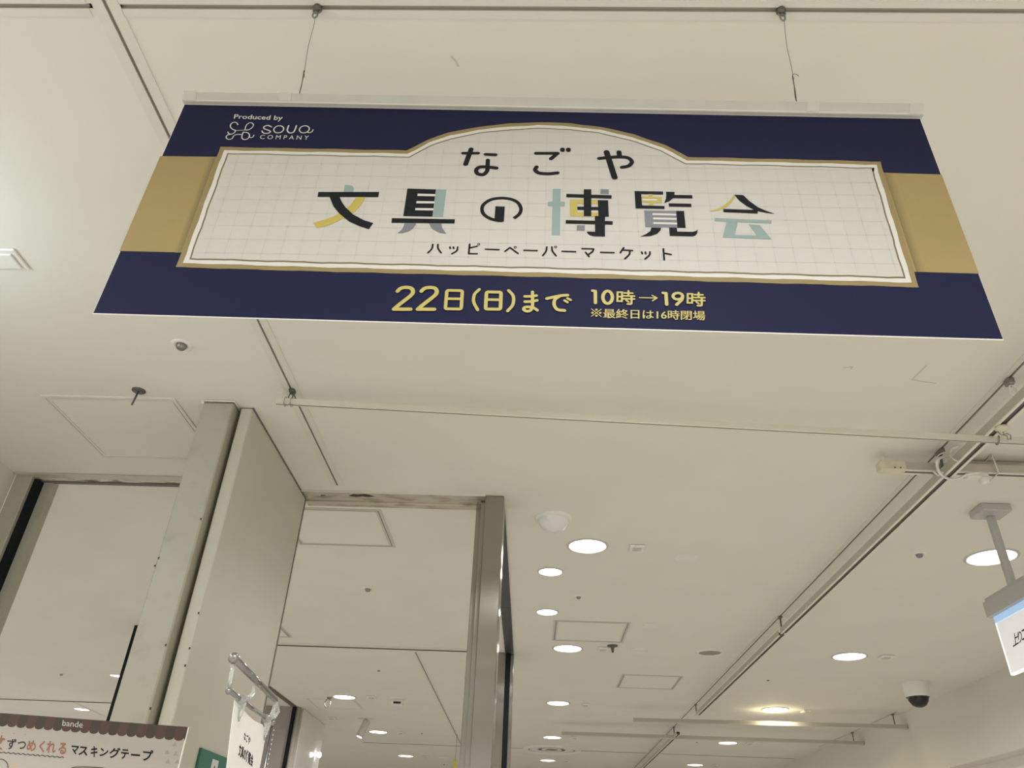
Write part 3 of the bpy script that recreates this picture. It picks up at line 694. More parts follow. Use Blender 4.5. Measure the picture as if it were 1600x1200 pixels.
# =================================================================== BANNER
BY = .785
BP = Plane((0, BY, EYE), (1, 0, 0))
uv = BP.uv
ban = empty('hanging_banner', (0, BY, EYE+.6), 'large navy and ochre banner with white plate and Japanese lettering, hung from the ceiling', 'banner')
c4 = [uv(145, 490.5), uv(1568, 531.5), uv(1437.5, 184.5), uv(288.5, 162)]
mb = MB(); f = [BP.P(a, 0) for a in c4]; bk = [BP.P(a, -.0015) for a in c4]
mb.add(f+bk, [(0, 1, 2, 3), (7, 6, 5, 4), (0, 4, 5, 1), (1, 5, 6, 2), (2, 6, 7, 3), (3, 7, 4, 0)], M['vinyl']); mb.build('vinyl_sheet', ban)
MB().poly(BP, [uv(146, 489.3), uv(1567, 530.0), uv(1437.3, 186), uv(288.7, 163.6)], M['navy'], .0002).build('navy_print', ban)
MB().poly(BP, [uv(186.5, 392.5), uv(540, 400), uv(1180, 418), uv(1529.5, 427.8), uv(1471, 273), uv(1150, 263), uv(640, 249), uv(250.5, 244.2)], M['goldband'], .0004).build('ochre_band', ban)
out = [(275.3, 417.8), (470, 423.8), (870, 433.8), (1240, 443.8), (1435.5, 449.3), (1375.5, 253), (1240, 249.5), (1075, 245.8),
       (1040, 227.5), (990, 210), (940, 199), (890, 193), (840, 191.3), (795, 193.5), (745, 199), (700, 208), (668, 219), (635, 235.5), (500, 233), (344.5, 230)]
outuv = [uv(*p) for p in out]
# densify + slight hand-drawn waviness of the printed frame
def densify(P, step=.012):
    R = []
    for i in range(len(P)):
        a = Vector(P[i]); b = Vector(P[(i+1) % len(P)]); n = max(1, int((b-a).length/step))
        for k in range(n): R.append(tuple(a.lerp(b, k/n)))
    return R
def inset(P, d):
    N = len(P); R = []
    for i in range(N):
        a = Vector(P[i-1]); b = Vector(P[i]); c = Vector(P[(i+1) % N]); d1 = (b-a).normalized(); d2 = (c-b).normalized()
        n1 = Vector((-d1.y, d1.x)); n2 = Vector((-d2.y, d2.x)); n_ = (n1+n2)
        n_ = n_/max(.3, n_.length_squared)*2
        R.append(tuple(b+n_*d))
    return R
def wob(P, a=.0005, seed=0):
    return [(x+a*math.sin(90*y+seed)+a*.5*math.sin(230*y+seed*2), y+a*math.sin(75*x+seed)+a*.6*math.sin(190*x+seed*3)) for x, y in P]
# the printed artwork's own soft drop-shadow tone around the plate: flat tinted rings of ink
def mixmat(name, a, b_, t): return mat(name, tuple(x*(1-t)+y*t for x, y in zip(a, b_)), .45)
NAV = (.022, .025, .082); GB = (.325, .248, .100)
gx = {'l': (uv(344, 245), uv(281, 395)), 'r': (uv(1382, 270.5), uv(1429, 425))}
bandtop = lambda u: uv(250, 244.2)[1]+(uv(1471, 273)[1]-uv(250, 244.2)[1])*(u-uv(250, 244.2)[0])/(uv(1471, 273)[0]-uv(250, 244.2)[0])
bandbot = lambda u: uv(186, 392.5)[1]+(uv(1529.5, 427.8)[1]-uv(186, 392.5)[1])*(u-uv(186, 392.5)[0])/(uv(1529.5, 427.8)[0]-uv(186, 392.5)[0])
mb = MB(); mbl = MB(); NS = 7
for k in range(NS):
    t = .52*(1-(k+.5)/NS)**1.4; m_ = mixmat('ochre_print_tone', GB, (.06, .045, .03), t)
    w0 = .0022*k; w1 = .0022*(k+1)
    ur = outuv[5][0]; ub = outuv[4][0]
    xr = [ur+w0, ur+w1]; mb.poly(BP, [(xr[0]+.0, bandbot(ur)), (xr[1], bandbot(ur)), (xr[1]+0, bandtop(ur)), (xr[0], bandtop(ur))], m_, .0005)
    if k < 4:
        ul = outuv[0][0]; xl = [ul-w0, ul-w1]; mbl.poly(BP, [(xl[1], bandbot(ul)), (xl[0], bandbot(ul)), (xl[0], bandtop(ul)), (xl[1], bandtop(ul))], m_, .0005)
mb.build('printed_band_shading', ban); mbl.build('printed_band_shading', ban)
D = densify(outuv)
MB().poly(BP, wob(D, .0004), M['gold'], .0006).build('gold_frame', ban)
MB().poly(BP, wob(inset(D, .0074), .0005, 1), M['plate_w'], .0008).build('white_plate', ban)
MB().poly(BP, wob(inset(D, .0142), .0005, 2), M['line'], .0010).build('inner_line', ban)
inn = wob(inset(D, .0166), .0005, 2)
MB().poly(BP, inn, M['plate'], .0012).build('plate_field', ban)
def inside(p, P):
    x, y = p; c = False; j = len(P)-1
    for i in range(len(P)):
        if (P[i][1] > y) != (P[j][1] > y) and x < (P[j][0]-P[i][0])*(y-P[i][1])/(P[j][1]-P[i][1])+P[i][0]: c = not c
        j = i
    return c
mb = MB(); g = .0259; gw = .00075
gu = uv(564, 355)[0]; gv = uv(564, 335.5)[1]; lim = [(min(a[i] for a in inn), max(a[i] for a in inn)) for i in (0, 1)]
for k in range(-30, 40):
    for ax_ in (0, 1):
        p0 = (gu if ax_ == 0 else gv)+k*g
        if not lim[ax_][0] < p0 < lim[ax_][1]: continue
        lo, hi = lim[1-ax_]; st = .004; q = lo; run = None
        while q < hi+st:
            pt = (p0, q) if ax_ == 0 else (q, p0); ins = inside(pt, inn)
            if ins and run is None: run = q
            if not ins and run is not None:
                e = q-st
                r_ = (p0-gw/2, p0+gw/2, run, e) if ax_ == 0 else (run, e, p0-gw/2, p0+gw/2)
                mb.add([BP.P(a, .00135) for a in ((r_[0], r_[2]), (r_[1], r_[2]), (r_[1], r_[3]), (r_[0], r_[3]))], [(0, 1, 2, 3)], M['grid']); run = None
            q += st
mb.build('grid_lines', ban)
K1, K2, K3 = .00155, .00175, .00195
def TF(x0, y0, s): return lambda p: (x0+p[0]/s, y0+p[1]/s)
def draw(T, items):
    mb = MB()
    for it in items:
        kind, m, k = it[0], M[it[1]], it[2]
        if kind == 'p': mb.poly(BP, [uv(*T(p)) for p in it[3]], m, k)
        elif kind == 's':            # smooth stroke, width in metres
            mb.stroke(BP, [uv(*T(p)) for p in spline(it[3])], it[4], m, k, *(it[5:6] or (True,)))
        elif kind == 'l': mb.stroke(BP, [uv(*T(p)) for p in it[3]], it[4], m, k)
        elif kind == 'c': mb.stroke(BP, [uv(*T(p)) for p in it[3]], it[4], m, k, True, True)
    return mb
TD = TF(480, 280, 6.667); TE = TF(740, 290, 6.667); TG = TF(980, 290, 6.667)
draw(TD, [
    ('p', 'yel', K1, [(65, 462), (200, 425), (320, 375), (400, 325), (470, 255), (515, 190), (612, 190), (570, 270), (500, 345), (380, 415), (250, 480), (105, 517)]),
    ('p', 'teal', K1, [(383, 142), (395, 68), (430, 68), (470, 78), (487, 100), (483, 142)]),
    ('p', 'ink', K2, [(120, 142), (752, 142), (742, 195), (110, 192)]),
    ('p', 'ink', K2, [(235, 190), (275, 290), (340, 370), (440, 450), (540, 495), (645, 530), (690, 465), (590, 435), (480, 375), (400, 300), (360, 240), (338, 190)])]).build('title_character', ban)
draw(TD, [
    ('p', 'ink', K1, [(1045, 105), (1342, 115), (1305, 398), (1002, 392)]), ('p', 'teal', K1, [(1342, 115), (1450, 118), (1415, 402), (1305, 398)]),
    ('p', 'plate_w', K2, [(1153, 160), (1338, 165), (1335, 187), (1149, 183)]), ('p', 'plate_w', K2, [(1142, 237), (1328, 240), (1325, 262), (1138, 260)]), ('p', 'plate_w', K2, [(1130, 310), (1318, 312), (1315, 335), (1127, 332)]),
    ('p', 'ink', K2, [(885, 415), (1540, 427), (1535, 470), (880, 462)]),
    ('p', 'slate', K1, [(1015, 465), (1140, 468), (1110, 515), (1060, 550), (1000, 568), (940, 572), (985, 535), (1005, 500)]),
    ('p', 'slate', K1, [(1272, 468), (1398, 468), (1410, 520), (1450, 577), (1380, 565), (1310, 530), (1285, 500)])]).build('title_character', ban)
draw(TE, [
    ('s', 'ink', K1, [(420, 350), (475, 305), (493, 250), (465, 190), (400, 153), (290, 138), (180, 155), (105, 205), (88, 260), (110, 310), (170, 350), (240, 370), (300, 376)], .0052, False),
    ('p', 'ink', K2, [(228, 225), (325, 228), (315, 385), (217, 378)])]).build('title_character', ban)
draw(TE, [
    ('p', 'teal', K1, [(825, 42), (905, 42), (898, 525), (815, 522)]), ('p', 'teal', K1+.0001, [(775, 175), (950, 177), (948, 222), (773, 220)]),
    ('p', 'yel', K1, [(1003, 152), (1300, 158), (1300, 200), (1080, 196), (1080, 287), (1300, 290), (1300, 332), (1003, 327)]),
    ('p', 'ink', K2, [(967, 95), (1437, 110), (1435, 145), (965, 130)]), ('p', 'ink', K2, [(1147, 48), (1225, 48), (1225, 328), (1147, 327)]),
    ('p', 'ink', K2, [(1080, 228), (1300, 232), (1300, 265), (1080, 260)]), ('p', 'ink', K2, [(1293, 160), (1400, 162), (1407, 333), (1300, 333)]),
    ('p', 'ink', K2, [(1262, 325), (1368, 328), (1368, 540), (1250, 537), (1210, 525), (1185, 505), (1178, 488), (1265, 490)]),
    ('p', 'ink', K2, [(960, 368), (1448, 380), (1446, 416), (958, 404)]),
    ('p', 'slate', K1, [(1323, 45), (1406, 48), (1406, 98), (1322, 95)]), ('p', 'slate', K1, [(1075, 420), (1158, 423), (1157, 478), (1074, 475)])]).build('title_character', ban)
draw(TG, [
    ('p', 'ink', K1, [(75, 65), (373, 70), (373, 102), (145, 98), (153, 214), (388, 222), (388, 252), (87, 247)]),
    ('p', 'yel', K1, [(150, 120), (218, 122), (218, 97), (265, 98), (266, 124), (358, 127), (360, 192), (272, 189), (272, 217), (225, 215), (225, 187), (155, 185)]),
    ('p', 'plate_w', K2, [(155, 147), (310, 150), (310, 167), (155, 163)]),
    ('p', 'ink', K1, [(402, 72), (492, 74), (490, 105), (675, 108), (678, 142), (475, 140), (440, 170), (383, 192), (400, 150), (405, 110)]),
    ('p', 'ink', K1, [(430, 192), (664, 197), (666, 232), (432, 227)]),
    ('p', 'slate', K1, [(175, 267), (508, 272), (520, 445), (187, 440)]), ('p', 'plate_w', K2, [(262, 297), (508, 302), (509, 322), (262, 317)]),
    ('p', 'plate_w', K2, [(267, 341), (513, 347), (513, 367), (267, 361)]), ('p', 'plate_w', K2, [(270, 389), (518, 395), (518, 415), (270, 409)]),
    ('p', 'ink', K1, [(508, 271), (590, 273), (607, 450), (520, 447)]),
    ('p', 'ink', K1, [(250, 445), (353, 447), (345, 475), (310, 510), (240, 535), (135, 540), (200, 510), (240, 480)]),
    ('p', 'ink', K1, [(435, 445), (515, 448), (520, 487), (680, 490), (715, 480), (733, 465), (728, 505), (705, 530), (680, 538), (442, 533)])]).build('title_character', ban)
draw(TG, [
    ('p', 'yel', K1, [(1108, 105), (1125, 120), (1090, 180), (1030, 235), (960, 265), (865, 280), (862, 272), (950, 245), (1010, 210), (1060, 170)]),
    ('p', 'ink', K2, [(1112, 103), (1205, 108), (1270, 170), (1360, 235), (1440, 270), (1535, 303), (1440, 292), (1357, 275), (1320, 262), (1240, 220), (1170, 170)]),
    ('p', 'ink', K2, [(998, 252), (1320, 262), (1357, 275), (1355, 300), (1000, 285)]),
    ('p', 'teal', K1, [(907, 345), (1500, 370), (1500, 403), (907, 378)]),
    ('p', 'teal', K1+.0001, [(1035, 383), (1150, 390), (1118, 520), (1353, 528), (1265, 412), (1375, 418), (1500, 567), (993, 547)])]).build('title_character', ban)
TH = TF(700, 215, 5.161); w = .0064
draw(TH, [('l', 'ink', K1, [(122, 132), (243, 132)], w*.92), ('l', 'ink', K1, [(187, 100), (143, 220)], w*1.2), ('l', 'ink', K1, [(304, 142), (384, 145)], w*.95),
          ('s', 'ink', K1, [(322, 188), (320, 230), (315, 275), (285, 304), (240, 298), (228, 268), (255, 245), (310, 243), (390, 252)], w)]).build('headline_character', ban)
draw(TH, [('l', 'ink', K1, [(710, 133), (883, 133), (830, 177)], w), ('s', 'ink', K1, [(714, 243), (703, 268), (735, 292), (810, 298), (882, 291)], w),
          ('l', 'ink', K1, [(923, 101), (923, 109)], w*1.15), ('l', 'ink', K1, [(970, 101), (970, 109)], w*1.15)]).build('headline_character', ban)
draw(TH, [('s', 'ink', K1, [(1218, 175), (1300, 166), (1400, 163), (1455, 172), (1482, 203), (1455, 235), (1402, 246)], w), ('l', 'ink', K1, [(1278, 124), (1343, 328)], w*1.4), ('l', 'ink', K1, [(1378, 124), (1382, 160)], w*1.2)]).build('headline_character', ban)
mb = MB(); w = .0025
TK = TF(660, 375, 8); TL = TF(860, 375, 8)
for T, ss in ((TK, [[(132, 65), (118, 120), (70, 170)], [(195, 65), (198, 115), (235, 170)], [(345, 98), (350, 115)], [(388, 98), (392, 115)], [(442, 98), (430, 145), (370, 182)],
                    [(592, 62), (580, 180)], [(580, 180), (685, 182)], [(597, 108), (685, 88)], [(790, 125), (955, 131)], [(1032, 152), (1095, 105)], [(1095, 105), (1195, 178)], [(1270, 139), (1433, 143)], [(1555, 98), (1545, 150), (1505, 205)]]),
              (TL, [[(18, 98), (25, 150), (70, 207)], [(147, 152), (313, 157)], [(395, 118), (540, 122)], [(540, 122), (525, 155), (478, 190)], [(440, 165), (482, 218)], [(627, 165), (793, 169)],
                    [(915, 108), (872, 170)], [(905, 136), (1025, 143)], [(990, 145), (985, 190), (930, 245)], [(1140, 162), (1146, 182)], [(1185, 162), (1190, 182)], [(1242, 160), (1235, 200), (1182, 248)], [(1410, 122), (1420, 258)], [(1415, 175), (1505, 192)]])):
    for s_ in ss: mb.stroke(BP, [uv(*T(p)) for p in spline(s_, 4)], w, M['ink'], K1)
for T, c_ in ((TK, (705, 65)), (TK, (1160, 102)), (TL, (65, 98))): mb.stroke(BP, [uv(*T(p)) for p in ell(c_[0], c_[1], 13, 11, 14)], .0009, M['ink'], K1, True, True)
mb.build('subtitle_lettering', ban)
T1 = TF(600, 435, 10); T2 = TF(750, 435, 10); w = .0050; it = []
for dx, dy in ((0, 0), (372, 2)):
    it += [('s', 'yel2', K1, [(215+dx, 210+dy), (262+dx, 168+dy), (340+dx, 152+dy), (425+dx, 165+dy), (455+dx, 215+dy), (430+dx, 270+dy), (340+dx, 345+dy), (230+dx, 430+dy), (158+dx, 492+dy)], w*1.1), ('l', 'yel2', K1, [(158+dx, 492+dy), (415+dx, 493+dy)], w*1.1)]
def rrect(a, b, c, d):
    P = [Vector(p) for p in (a, b, c, d)]; R = []
    for i in range(4):
        p = P[i]; q0 = P[i-1]; q1 = P[(i+1) % 4]; a_ = p+(q0-p).normalized()*30; b_ = p+(q1-p).normalized()*30
        for t in (0, .25, .5, .75, 1): R.append(a_*(1-t)**2+p*2*t*(1-t)+b_*t*t)
    return R
it += [('c', 'yel2', K1, rrect((985, 200), (1227, 205), (1207, 492), (960, 488)), w*.9), ('l', 'yel2', K1, [(985, 330), (1210, 333)], w*.85), ('s', 'yel2', K1, [(1490, 185), (1415, 265), (1403, 380), (1465, 505)], w*.85)]
mb = draw(T1, it)
m2 = draw(T2, [('c', 'yel2', K1, rrect((103, 222), (330, 226), (320, 493), (87, 490)), w*.95), ('l', 'yel2', K1, [(105, 343), (320, 346)], w*.85), ('s', 'yel2', K1, [(448, 200), (520, 290), (513, 420), (432, 520)], w*.85),
               ('l', 'yel2', K1, [(702, 293), (790, 293), (880, 280)], w*.85), ('l', 'yel2', K1, [(702, 376), (800, 374), (890, 355)], w*.85),
               ('s', 'yel2', K1, [(820, 223), (821, 340), (820, 440), (800, 500), (745, 525), (688, 505), (695, 468), (760, 458), (840, 475), (895, 510)], w*.85),
               ('s', 'yel2', K1, [(1045, 328), (1180, 298), (1280, 280), (1368, 275)], w*.9), ('s', 'yel2', K1, [(1240, 292), (1170, 345), (1160, 430), (1210, 500), (1318, 515)], w*.9),
               ('l', 'yel2', K1, [(1367, 325), (1415, 350)], w*.7), ('l', 'yel2', K1, [(1320, 358), (1365, 385)], w*.7)])
mb.build('date_lettering', ban); m2.build('date_lettering', ban)
T3 = TF(910, 440, 8)
mb = draw(T3, [('s', 'yel2', K1, [(125, 122), (158, 128)], w*.8), ('l', 'yel2', K1, [(160, 128), (162, 275)], w*.9), ('c', 'yel2', K1, ell(314, 205, 59, 78), w*.9),
               ('l', 'yel2', K1, [(712, 210), (925, 214)], .0017), ('l', 'yel2', K1, [(870, 182), (930, 214), (875, 248)], .0019),
               ('s', 'yel2', K1, [(1005, 150), (1040, 155)], w*.8), ('l', 'yel2', K1, [(1042, 155), (1051, 295)], w*.9), ('c', 'yel2', K1, ell(1190, 192, 60, 40), w*.8), ('s', 'yel2', K1, [(1250, 195), (1235, 240), (1175, 298)], w*.85)])
for dx, dy in ((0, 0), (876, 21)):
    sh = lambda P: [(x+dx, y+dy) for x, y in P]
    mb.stroke(BP, [uv(*T3(p)) for p in sh([(438, 142), (494, 143), (492, 256), (436, 254)])], w*.52, M['yel2'], K1, True, True)
    for q in ([(440, 198), (490, 199)], [(520, 152), (626, 155)], [(574, 126), (573, 186)], [(508, 188), (648, 191)], [(512, 225), (648, 228)], [(546, 245), (576, 264)]):
        mb.stroke(BP, [uv(*T3(p)) for p in sh(q)], w*.52, M['yel2'], K1)
    mb.stroke(BP, [uv(*T3(p)) for p in spline(sh([(612, 198), (612, 272), (600, 291), (562, 290)]))], w*.56, M['yel2'], K1)
for j, sx in enumerate((-2.2, 0, 2.2)):
    text_quad(mb, BP, '最終日は16時閉場', (262+sx, 348), (1530+sx, 376), (1530+sx, 494), (262+sx, 466), M['yel2'], K1+j*3e-5, .003, T3)
for q in ([(112, 352), (234, 448)], [(234, 356), (112, 444)]): mb.stroke(BP, [uv(*T3(p)) for p in q], .0011, M['yel2'], K1)
for q in ((173, 362), (173, 438), (124, 400), (222, 402)): mb.stroke(BP, [uv(*T3(q)), uv(*T3((q[0]+1, q[1])))], .0032, M['yel2'], K1)
mb.build('hours_lettering', ban)
TLg = TF(340, 165, 10); lw = .0014; mb = MB()
for pts, ww in [([(845, 345), (790, 322), (728, 345), (735, 375), (790, 395), (830, 420), (785, 447), (720, 440), (697, 410)], 1.5), ([(1115, 325), (1093, 400), (1130, 440), (1190, 428), (1218, 380), (1235, 328)], 1.6),
                ([(1400, 425), (1440, 438), (1480, 420), (1495, 390)], 1.2)]:
    mb.stroke(BP, [uv(*TLg(p)) for p in spline(pts)], lw*ww, M['white_ink'], K1)
for c_, sk in (((960, 385), -12), ((1360, 385), -12)): mb.stroke(BP, [uv(*TLg(p)) for p in ell(c_[0], c_[1], 76, 56, 28, 12)], lw*1.4, M['white_ink'], K1, True, True)
text_quad(mb, BP, 'Produced by', (270, 148), (1030, 170), (1010, 262), (252, 238), M['white_ink'], K1, .012, TLg)
text_quad(mb, BP, 'C O M P A N Y', (675, 470), (1435, 482), (1418, 546), (662, 534), M['white_ink'], K1, 0., TLg)
mb.build('logo_lettering', ban)
mb = MB()
for pts, ww in [([(322, 312), (300, 280), (255, 275), (212, 305), (208, 350), (245, 385), (285, 405), (262, 440), (220, 460), (180, 450), (165, 425)], 1.25), ([(285, 408), (350, 400), (430, 396)], .7),
                ([(432, 396), (450, 330), (490, 290), (540, 285), (565, 318), (540, 362), (490, 392), (432, 398)], 1.1), ([(380, 467), (310, 465), (262, 485), (230, 530), (180, 543), (140, 518), (155, 480), (215, 462)], 1.1),
                ([(405, 430), (385, 500), (400, 538), (450, 545), (500, 510), (498, 460), (465, 437), (405, 430)], 1.3), ([(490, 500), (530, 518), (560, 503), (575, 475)], 1.0)]:
    mb.stroke(BP, [uv(*TLg(p)) for p in spline(pts)], lw*ww, M['white_ink'], K1)
mb.build('emblem', ban)
# rail, tapes, tabs
a = uv(287.5, 163); b_ = uv(1440, 185.5); c_ = uv(1436.5, 167); d_ = uv(290, 148.5); k = .006
mb = MB(); q = [a, b_, c_, d_]; mb.add([BP.P(p, k) for p in q]+[BP.P(p, -.008) for p in q], [(0, 1, 2, 3), (7, 6, 5, 4), (0, 4, 5, 1), (1, 5, 6, 2), (2, 6, 7, 3), (3, 7, 4, 0)], M['alu'])
mb.build('top_rail', ban)
mb = MB(); mb.stroke(BP, [uv(290, 161.5), uv(1437, 183.2)], .0022, M['rail_lip'], k+.0003, False); mb.build('rail_lip', ban)
def tape(x0, x1, ytop, hpx, kk=.0068):
    s_ = .0185
    q = [uv(x0-1, ytop+hpx), uv(x1-1, ytop+hpx+s_*(x1-x0)), uv(x1, ytop+s_*(x1-x0)), uv(x0, ytop)]
    mb = MB(); mb.add([BP.P(p, kk) for p in q]+[BP.P(p, -.0085) for p in q], [(0, 1, 2, 3), (7, 6, 5, 4), (0, 4, 5, 1), (1, 5, 6, 2), (2, 6, 7, 3), (3, 7, 4, 0)], M['tape']); mb.build('clear_tape', ban)
tape(289, 309, 147, 15); tape(438, 457, 150, 12); tape(1259, 1279, 164.5, 16); tape(1419, 1440, 166.5, 17)
tape(456, 474, 149.5, 4, .003); tape(1241, 1259, 162, 5, .003)
# slot hooks and wires for the banner
def bhook(px, py, tx, ty, knot, lab1, lab2):
    c = CP(px, py); c.y = .785; o = empty('snap_hook', c, lab1, 'hook')
    MB().lathe(c, [(.0, .001), (.008, .001), (.0085, .006), (.006, .011), (0, .012)], M['grey_dk'], 16).build('runner', o)
    MB().tube([c+Vector((.0062*math.cos(t), 0, -.014+.006*math.sin(t))) for t in [k*math.pi/8 for k in range(16)]], .0016, M['zinc'], 6, True).build('eye', o)
    MB().tube([c+Vector((-.0005+.0042*math.cos(t), -.001, -.0255+.0095*math.sin(t))) for t in [k*math.pi/8 for k in range(16)]], .0015, M['zinc'], 8, True).build('snap_link', o)
    a = c+Vector((0, 0, -.034)); e = BP.P(uv(tx, ty), -.001)
    pts = [a.lerp(e, t)+Vector((.0012*math.sin(9*t+knot), 0, 0)) for t in [k/14 for k in range(15)]]; pts[-1] = e
    ws = empty('hanging_wire', e, lab2, 'wire')
    MB().tube(pts, .00045, M['wire'], 5).build('strand', ws)
    s_ = a.lerp(e, .70)
    if knot > 1: MB().tube([s_+Vector((.005+.005*math.cos(t), 0, .001+.006*math.sin(t))) for t in [k*math.pi/6 for k in range(9)]], .0005, M['wire'], 5).build('knot_loop', ws)
    else: MB().tube([s_, s_+Vector((.004, 0, -.018))], .0005, M['wire'], 5).build('loose_end', ws)
    MB().tube([s_, s_.lerp(e, .5)+Vector((.0008, 0, 0)), e], .0008, M['wire'], 5).build('twist', ws)
bhook(497, 11, 467, 148, 1, 'metal snap hook in the ceiling slot above the left half of the banner', 'thin wire holding the left side of the banner rail')
bhook(1219.5, 15, 1245, 160, 2, 'metal snap hook in the ceiling slot above the right half of the banner', 'thin wire with a small loop holding the right side of the banner rail')

# =================================================================== masking tape board (bottom left)
d = ray(295, 1136); PR = EYEV+d*(1.6/d.y)
d = ray(0, 1114); t = (PR.z-EYE)/d.z; PL_ = EYEV+d*t
SP = Plane((PR.x, PR.y, EYE), (PR.x-PL_.x, PR.y-PL_.y, 0)); su = SP.uv
wid = (PR-PL_).length+.16; zt = PR.z-EYE; zb = zt-.36
bd = empty('display_board', SP.P((-wid/2, zb)), 'white display board with brown scalloped awning print and Japanese lettering, bottom left', 'sign board')
mb = MB(); q = [(-wid, zb), (0, zb), (0, zt), (-wid, zt)]
mb.add([SP.P(p, 0) for p in q]+[SP.P(p, -.007) for p in q], [(0, 1, 2, 3), (7, 6, 5, 4), (0, 4, 5, 1), (1, 5, 6, 2), (2, 6, 7, 3), (3, 7, 4, 0)], M['board_side']); mb.build('foam_board', bd)
MB().poly(SP, [(-wid, zb), (-.002, zb), (-.002, zt-.0), (-wid, zt-.0)], M['board'], .0003).build('printed_face', bd)
cus = [-16.5, -2.2, 12, 26.3, 40.5, 54.5, 68.5, 83, 97, 111, 125.8, 139.8, 154.4, 169, 183.5, 198, 212.5, 227.5, 242, 257, 272, 287]
cy = lambda x: 1130.4+(x-12)*(22.6/275)
for i in range(len(cus)-1):
    x0, x1 = cus[i], cus[i+1]; a = su(x0, cy(x0)); b_ = su(x1, cy(x1)); m_ = (a[0]+b_[0])/2; rx = (b_[0]-a[0])/2
    pts = [(m_+rx*math.cos(t), (a[1]+b_[1])/2-.0058*math.sin(t)) for t in [k*math.pi/10 for k in range(11)]]
    MB().poly(SP, [(a[0], zt), *[p for p in pts[::-1]], (b_[0], zt)], M['brown_a' if i % 2 else 'brown_b'], .0005).build('awning_scallop', bd)
a = su(287, cy(287)); MB().poly(SP, [(a[0], zt), (a[0], a[1]), (a[0]+.003, a[1]-.002), (-.0015, a[1]-.004), (-.0015, zt)], M['brown_a'], .0005).build('awning_scallop', bd)
def chbox(mb, T, ch, x0, y0, x1, y1, m, off=.02, sk=.22, sl=.085, k=.0006):
    h = y1-y0; w_ = x1-x0; s_ = sk*h*.6; e = sl*w_/2
    text_quad(mb, SP, ch, (x0+s_, y0-e), (x1, y0+e), (x1-s_, y1+e), (x0, y1-e), m, k, off, T)
T6 = TF(0, 1110, 10); T7 = TF(140, 1120, 10)
mb = MB()
for ch, bx in (('ず', (98, 440, 265, 612)), ('つ', (268, 484, 412, 606))): chbox(mb, T6, ch, *bx, M['grey_ink'], .018)
for ch, bx in (('マ', (1103, 552, 1240, 690)), ('ス', (1222, 566, 1382, 706))): chbox(mb, T6, ch, *bx, M['ink'], .025)
for ch, bx in (('キ', (8, 460, 137, 630)), ('ン', (150, 490, 300, 620)), ('グ', (296, 480, 490, 650)), ('テ', (480, 508, 622, 662)), ('ー', (645, 583, 790, 612)), ('プ', (820, 518, 1000, 692))): chbox(mb, T7, ch, *bx, M['ink'], .025)
mb.build('black_lettering', bd)
mb = MB()
for ch, bx in (('枚', (-90, 385, 92, 612)), ('め', (412, 466, 575, 638)), ('く', (602, 470, 716, 657)), ('れ', (716, 482, 888, 664)), ('る', (902, 504, 1052, 686))): chbox(mb, T6, ch, *bx, M['copper'], .034)
mb.build('terracotta_lettering', bd)
mb = MB(); text_quad(mb, SP, 'bande', (985, 148), (1300, 180), (1290, 272), (972, 240), M['white_ink'], .0008, 0., T6); mb.build('brand_lettering', bd)
mb = MB(); wv = [(x, 655+(735-655)*x/990+8*math.sin(x/990*2*math.pi*13)) for x in range(-100, 1000, 8)]
mb.stroke(SP, [su(*T6(p)) for p in wv], .0013, M['grey_ink'], .0006)
mb.stroke(SP, [su(*p) for p in spline([(-12, 1185.6), (0, 1186), (7, 1188), (12, 1194), (12.6, 1206)])], .0011, M['grey_ink'], .0006)
mb.stroke(SP, [su(*p) for p in spline([(109, 1202), (116, 1199), (135, 1198.4), (160, 1200), (168, 1203)])], .0015, M['grey_ink'], .0006)
mb.build('line_print', bd)
mb = MB()
for p in ((42, 350), (218, 360), (393, 375)): mb.stroke(SP, [su(*T6(p)), su(*T6((p[0]+2, p[1])))], .0022, M['pale_tri'], .0006)
for x, y in ((1325, 425), (1208, 550), (1340, 572), (1222, 692), (1366, 694)): MB().poly(SP, [su(*T7(p)) for p in ((x-42, y+32), (x+38, y+38), (x+12, y-38))], M['pale_tri'], .0006).build('printed_triangle', bd)
MB().poly(SP, [su(*T6(p)) for p in ((130, 835), (300, 850), (290, 960), (120, 960))], M['peach'], .0004).build('peach_print', bd)
b = mb.build('printed_dots', bd); b['kind'] = 'stuff'
mb = MB()
for u_ in (-.06, -wid+.06): mb.tube([SP.P((u_, zb+.02), -.013), SP.P((u_, -EYE), -.013)], .006, M['zinc'], 8)
mb.build('support_legs', bd)

# =================================================================== chrome card stand
d0 = ray(366, 1029); P0 = EYEV+d0*(.85); dd = ray(710, 1373); dd.z = 0
CPn = Plane((P0.x, P0.y, EYE), dd); cu = CPn.uv
def c3(px, py, k=0.): return CPn.P(cu(px, py), k)
st = empty('card_stand', (c3(420, 1150).x, c3(420, 1150).y, 0), 'chrome and clear plastic card stand at the bottom, in front of the beige leaf', 'card stand')
A = c3(366, 1029); B = c3(430, 1093)
MB().tube([A, B], .0042, M['chrome'], 20).build('top_bar', st)
mb = MB(); mb.lathe(A+(A-B).normalized()*.002, [(0, -.006), (.0045, -.004), (.0062, 0), (.0045, .004), (.002, .0052), (0, .0052)], M['chrome'], 24, axis=(A-B).normalized()); mb.build('end_ball', st)
L0 = c3(358, 1079); L1 = c3(418, 1124)
MB().tube([L0, L1], .0027, M['chrome'], 14).build('lower_bar', st)
mb = MB(); mb.lathe(L0, [(0, -.004), (.0035, -.002), (.0042, 0), (.003, .003), (0, .004)], M['chrome'], 16, axis=(L0-L1).normalized()); mb.build('end_ball', st)
MB().tube([c3(364, 1037), c3(358, 1076)], .0022, M['clear'], 10).build('clear_link', st)
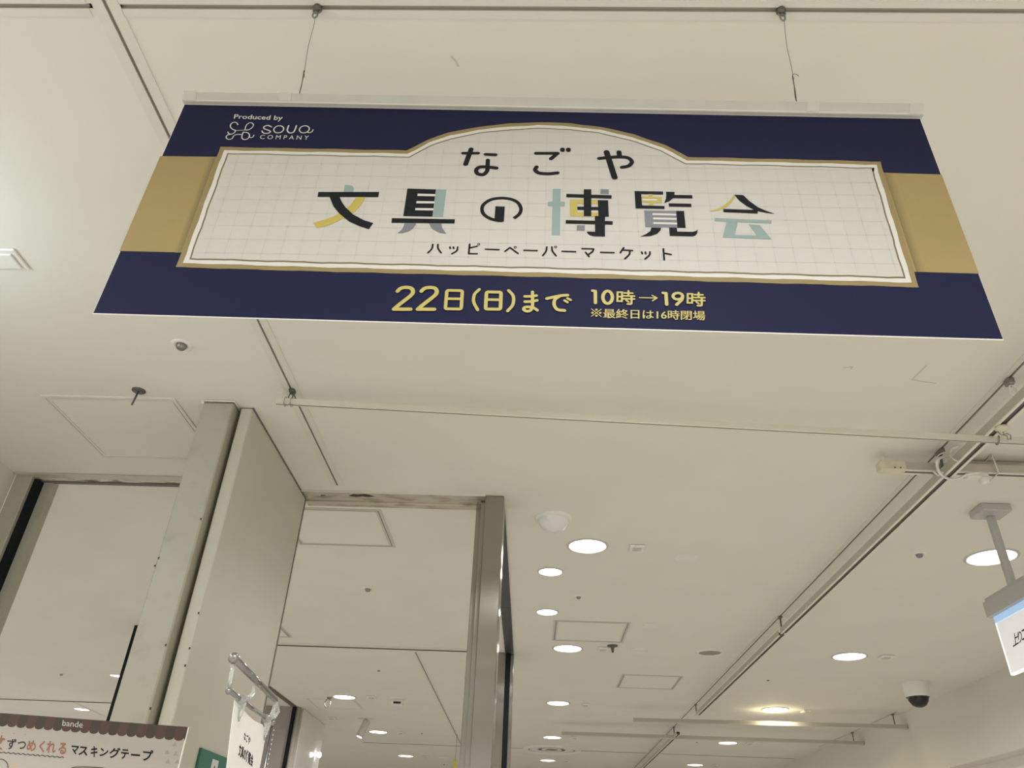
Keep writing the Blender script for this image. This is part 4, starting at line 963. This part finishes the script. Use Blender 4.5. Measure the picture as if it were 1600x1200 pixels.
MB().tube([c3(432, 1097), c3(426, 1115), c3(417, 1128)], .0030, M['clear'], 10).build('clear_link', st)
V0 = c3(433.5, 1096); V1 = Vector((V0.x, V0.y, .02)); MB().tube([V0, V1], .0019, M['chrome'], 12).build('upright', st)
V0 = c3(426, 1125); MB().tube([V0, Vector((V0.x, V0.y, .02))], .0028, M['chrome'], 12).build('upright', st)
mb = MB(); mb.lathe(c3(424.5, 1130), [(0, -.004), (.004, -.002), (.0045, 0), (.004, .002), (0, .004)], M['chrome'], 16, axis=(0, 0, 1)); mb.build('clamp_knob', st)
mb = MB()
for k in range(9):
    y_ = 1140+k*7.5; a = c3(428.5-k*1.35, y_); mb.tube([a, a+Vector((-.004, 0, -.003))], .0012, M['clear'], 6)
mb.build('clear_spine', st)
MB().lathe((V0.x, V0.y, 0), [(0, 0), (.14, 0), (.14, -.008), (.02, -.02), (0, -.02)], M['chrome'], 32).build('foot_plate', st)
for k_, (jx, jy) in enumerate(((374, 1094), (414, 1124))):
    mb = MB(); a = c3(jx, jy)
    mb.tube([c3(jx-1, jy-3, .002), c3(jx+1, jy+6, .003), c3(jx, jy+18, .0015), c3(jx-2.5, jy+33, .001)], [.0052, .0045, .0032, .0007], M['clear'], 10)
    mb.tube([c3(jx+2, jy-2, .002), c3(jx+10, jy-4, .004), c3(jx+15, jy-12, .005), c3(jx+14.5, jy-22, .005)], [.004, .003, .0024, .0018], M['clear'], 8)
    mb.build('clip', st, 'clear plastic clip')
cd = empty('hanging_card', c3(385, 1190), 'white paper card with small black Japanese print clipped to the chrome stand', 'card')
edge = [(367.5, 1094), (376, 1103), (383, 1111), (390, 1119), (397, 1125.5), (404, 1129), (411, 1132), (416.5, 1146), (409, 1187), (402, 1228), (347, 1228+0), (355, 1200), (361, 1150)]
edge[9:11] = [(403.5, 1215), (400, 1240), (347, 1235)]
mb = MB(); E2 = [cu(*p) for p in edge]; tr = [tuple(t) for t in tessellate_polygon([[Vector((a, b, 0)) for a, b in E2]])]; n_ = len(E2)
mb.add([CPn.P(p, -.0006) for p in E2]+[CPn.P(p, -.0012) for p in E2], tr+[(a+n_, c+n_, b+n_) for a, b, c in tr]+[(i, (i+1) % n_, n_+(i+1) % n_, n_+i) for i in range(n_)], M['card']); mb.build('card_sheet', cd)
mb = MB(); kk = -.0004
text_quad(mb, CPn, 'なごや', (382.5, 1143), (392.5, 1152), (390.5, 1164), (381, 1155), M['ink'], kk, .02)
text_quad(mb, CPn, '文具の博覧会', (375, 1161), (397, 1180), (395, 1199), (372.5, 1181), M['ink'], kk, .03)
mb.build('card_lettering', cd)
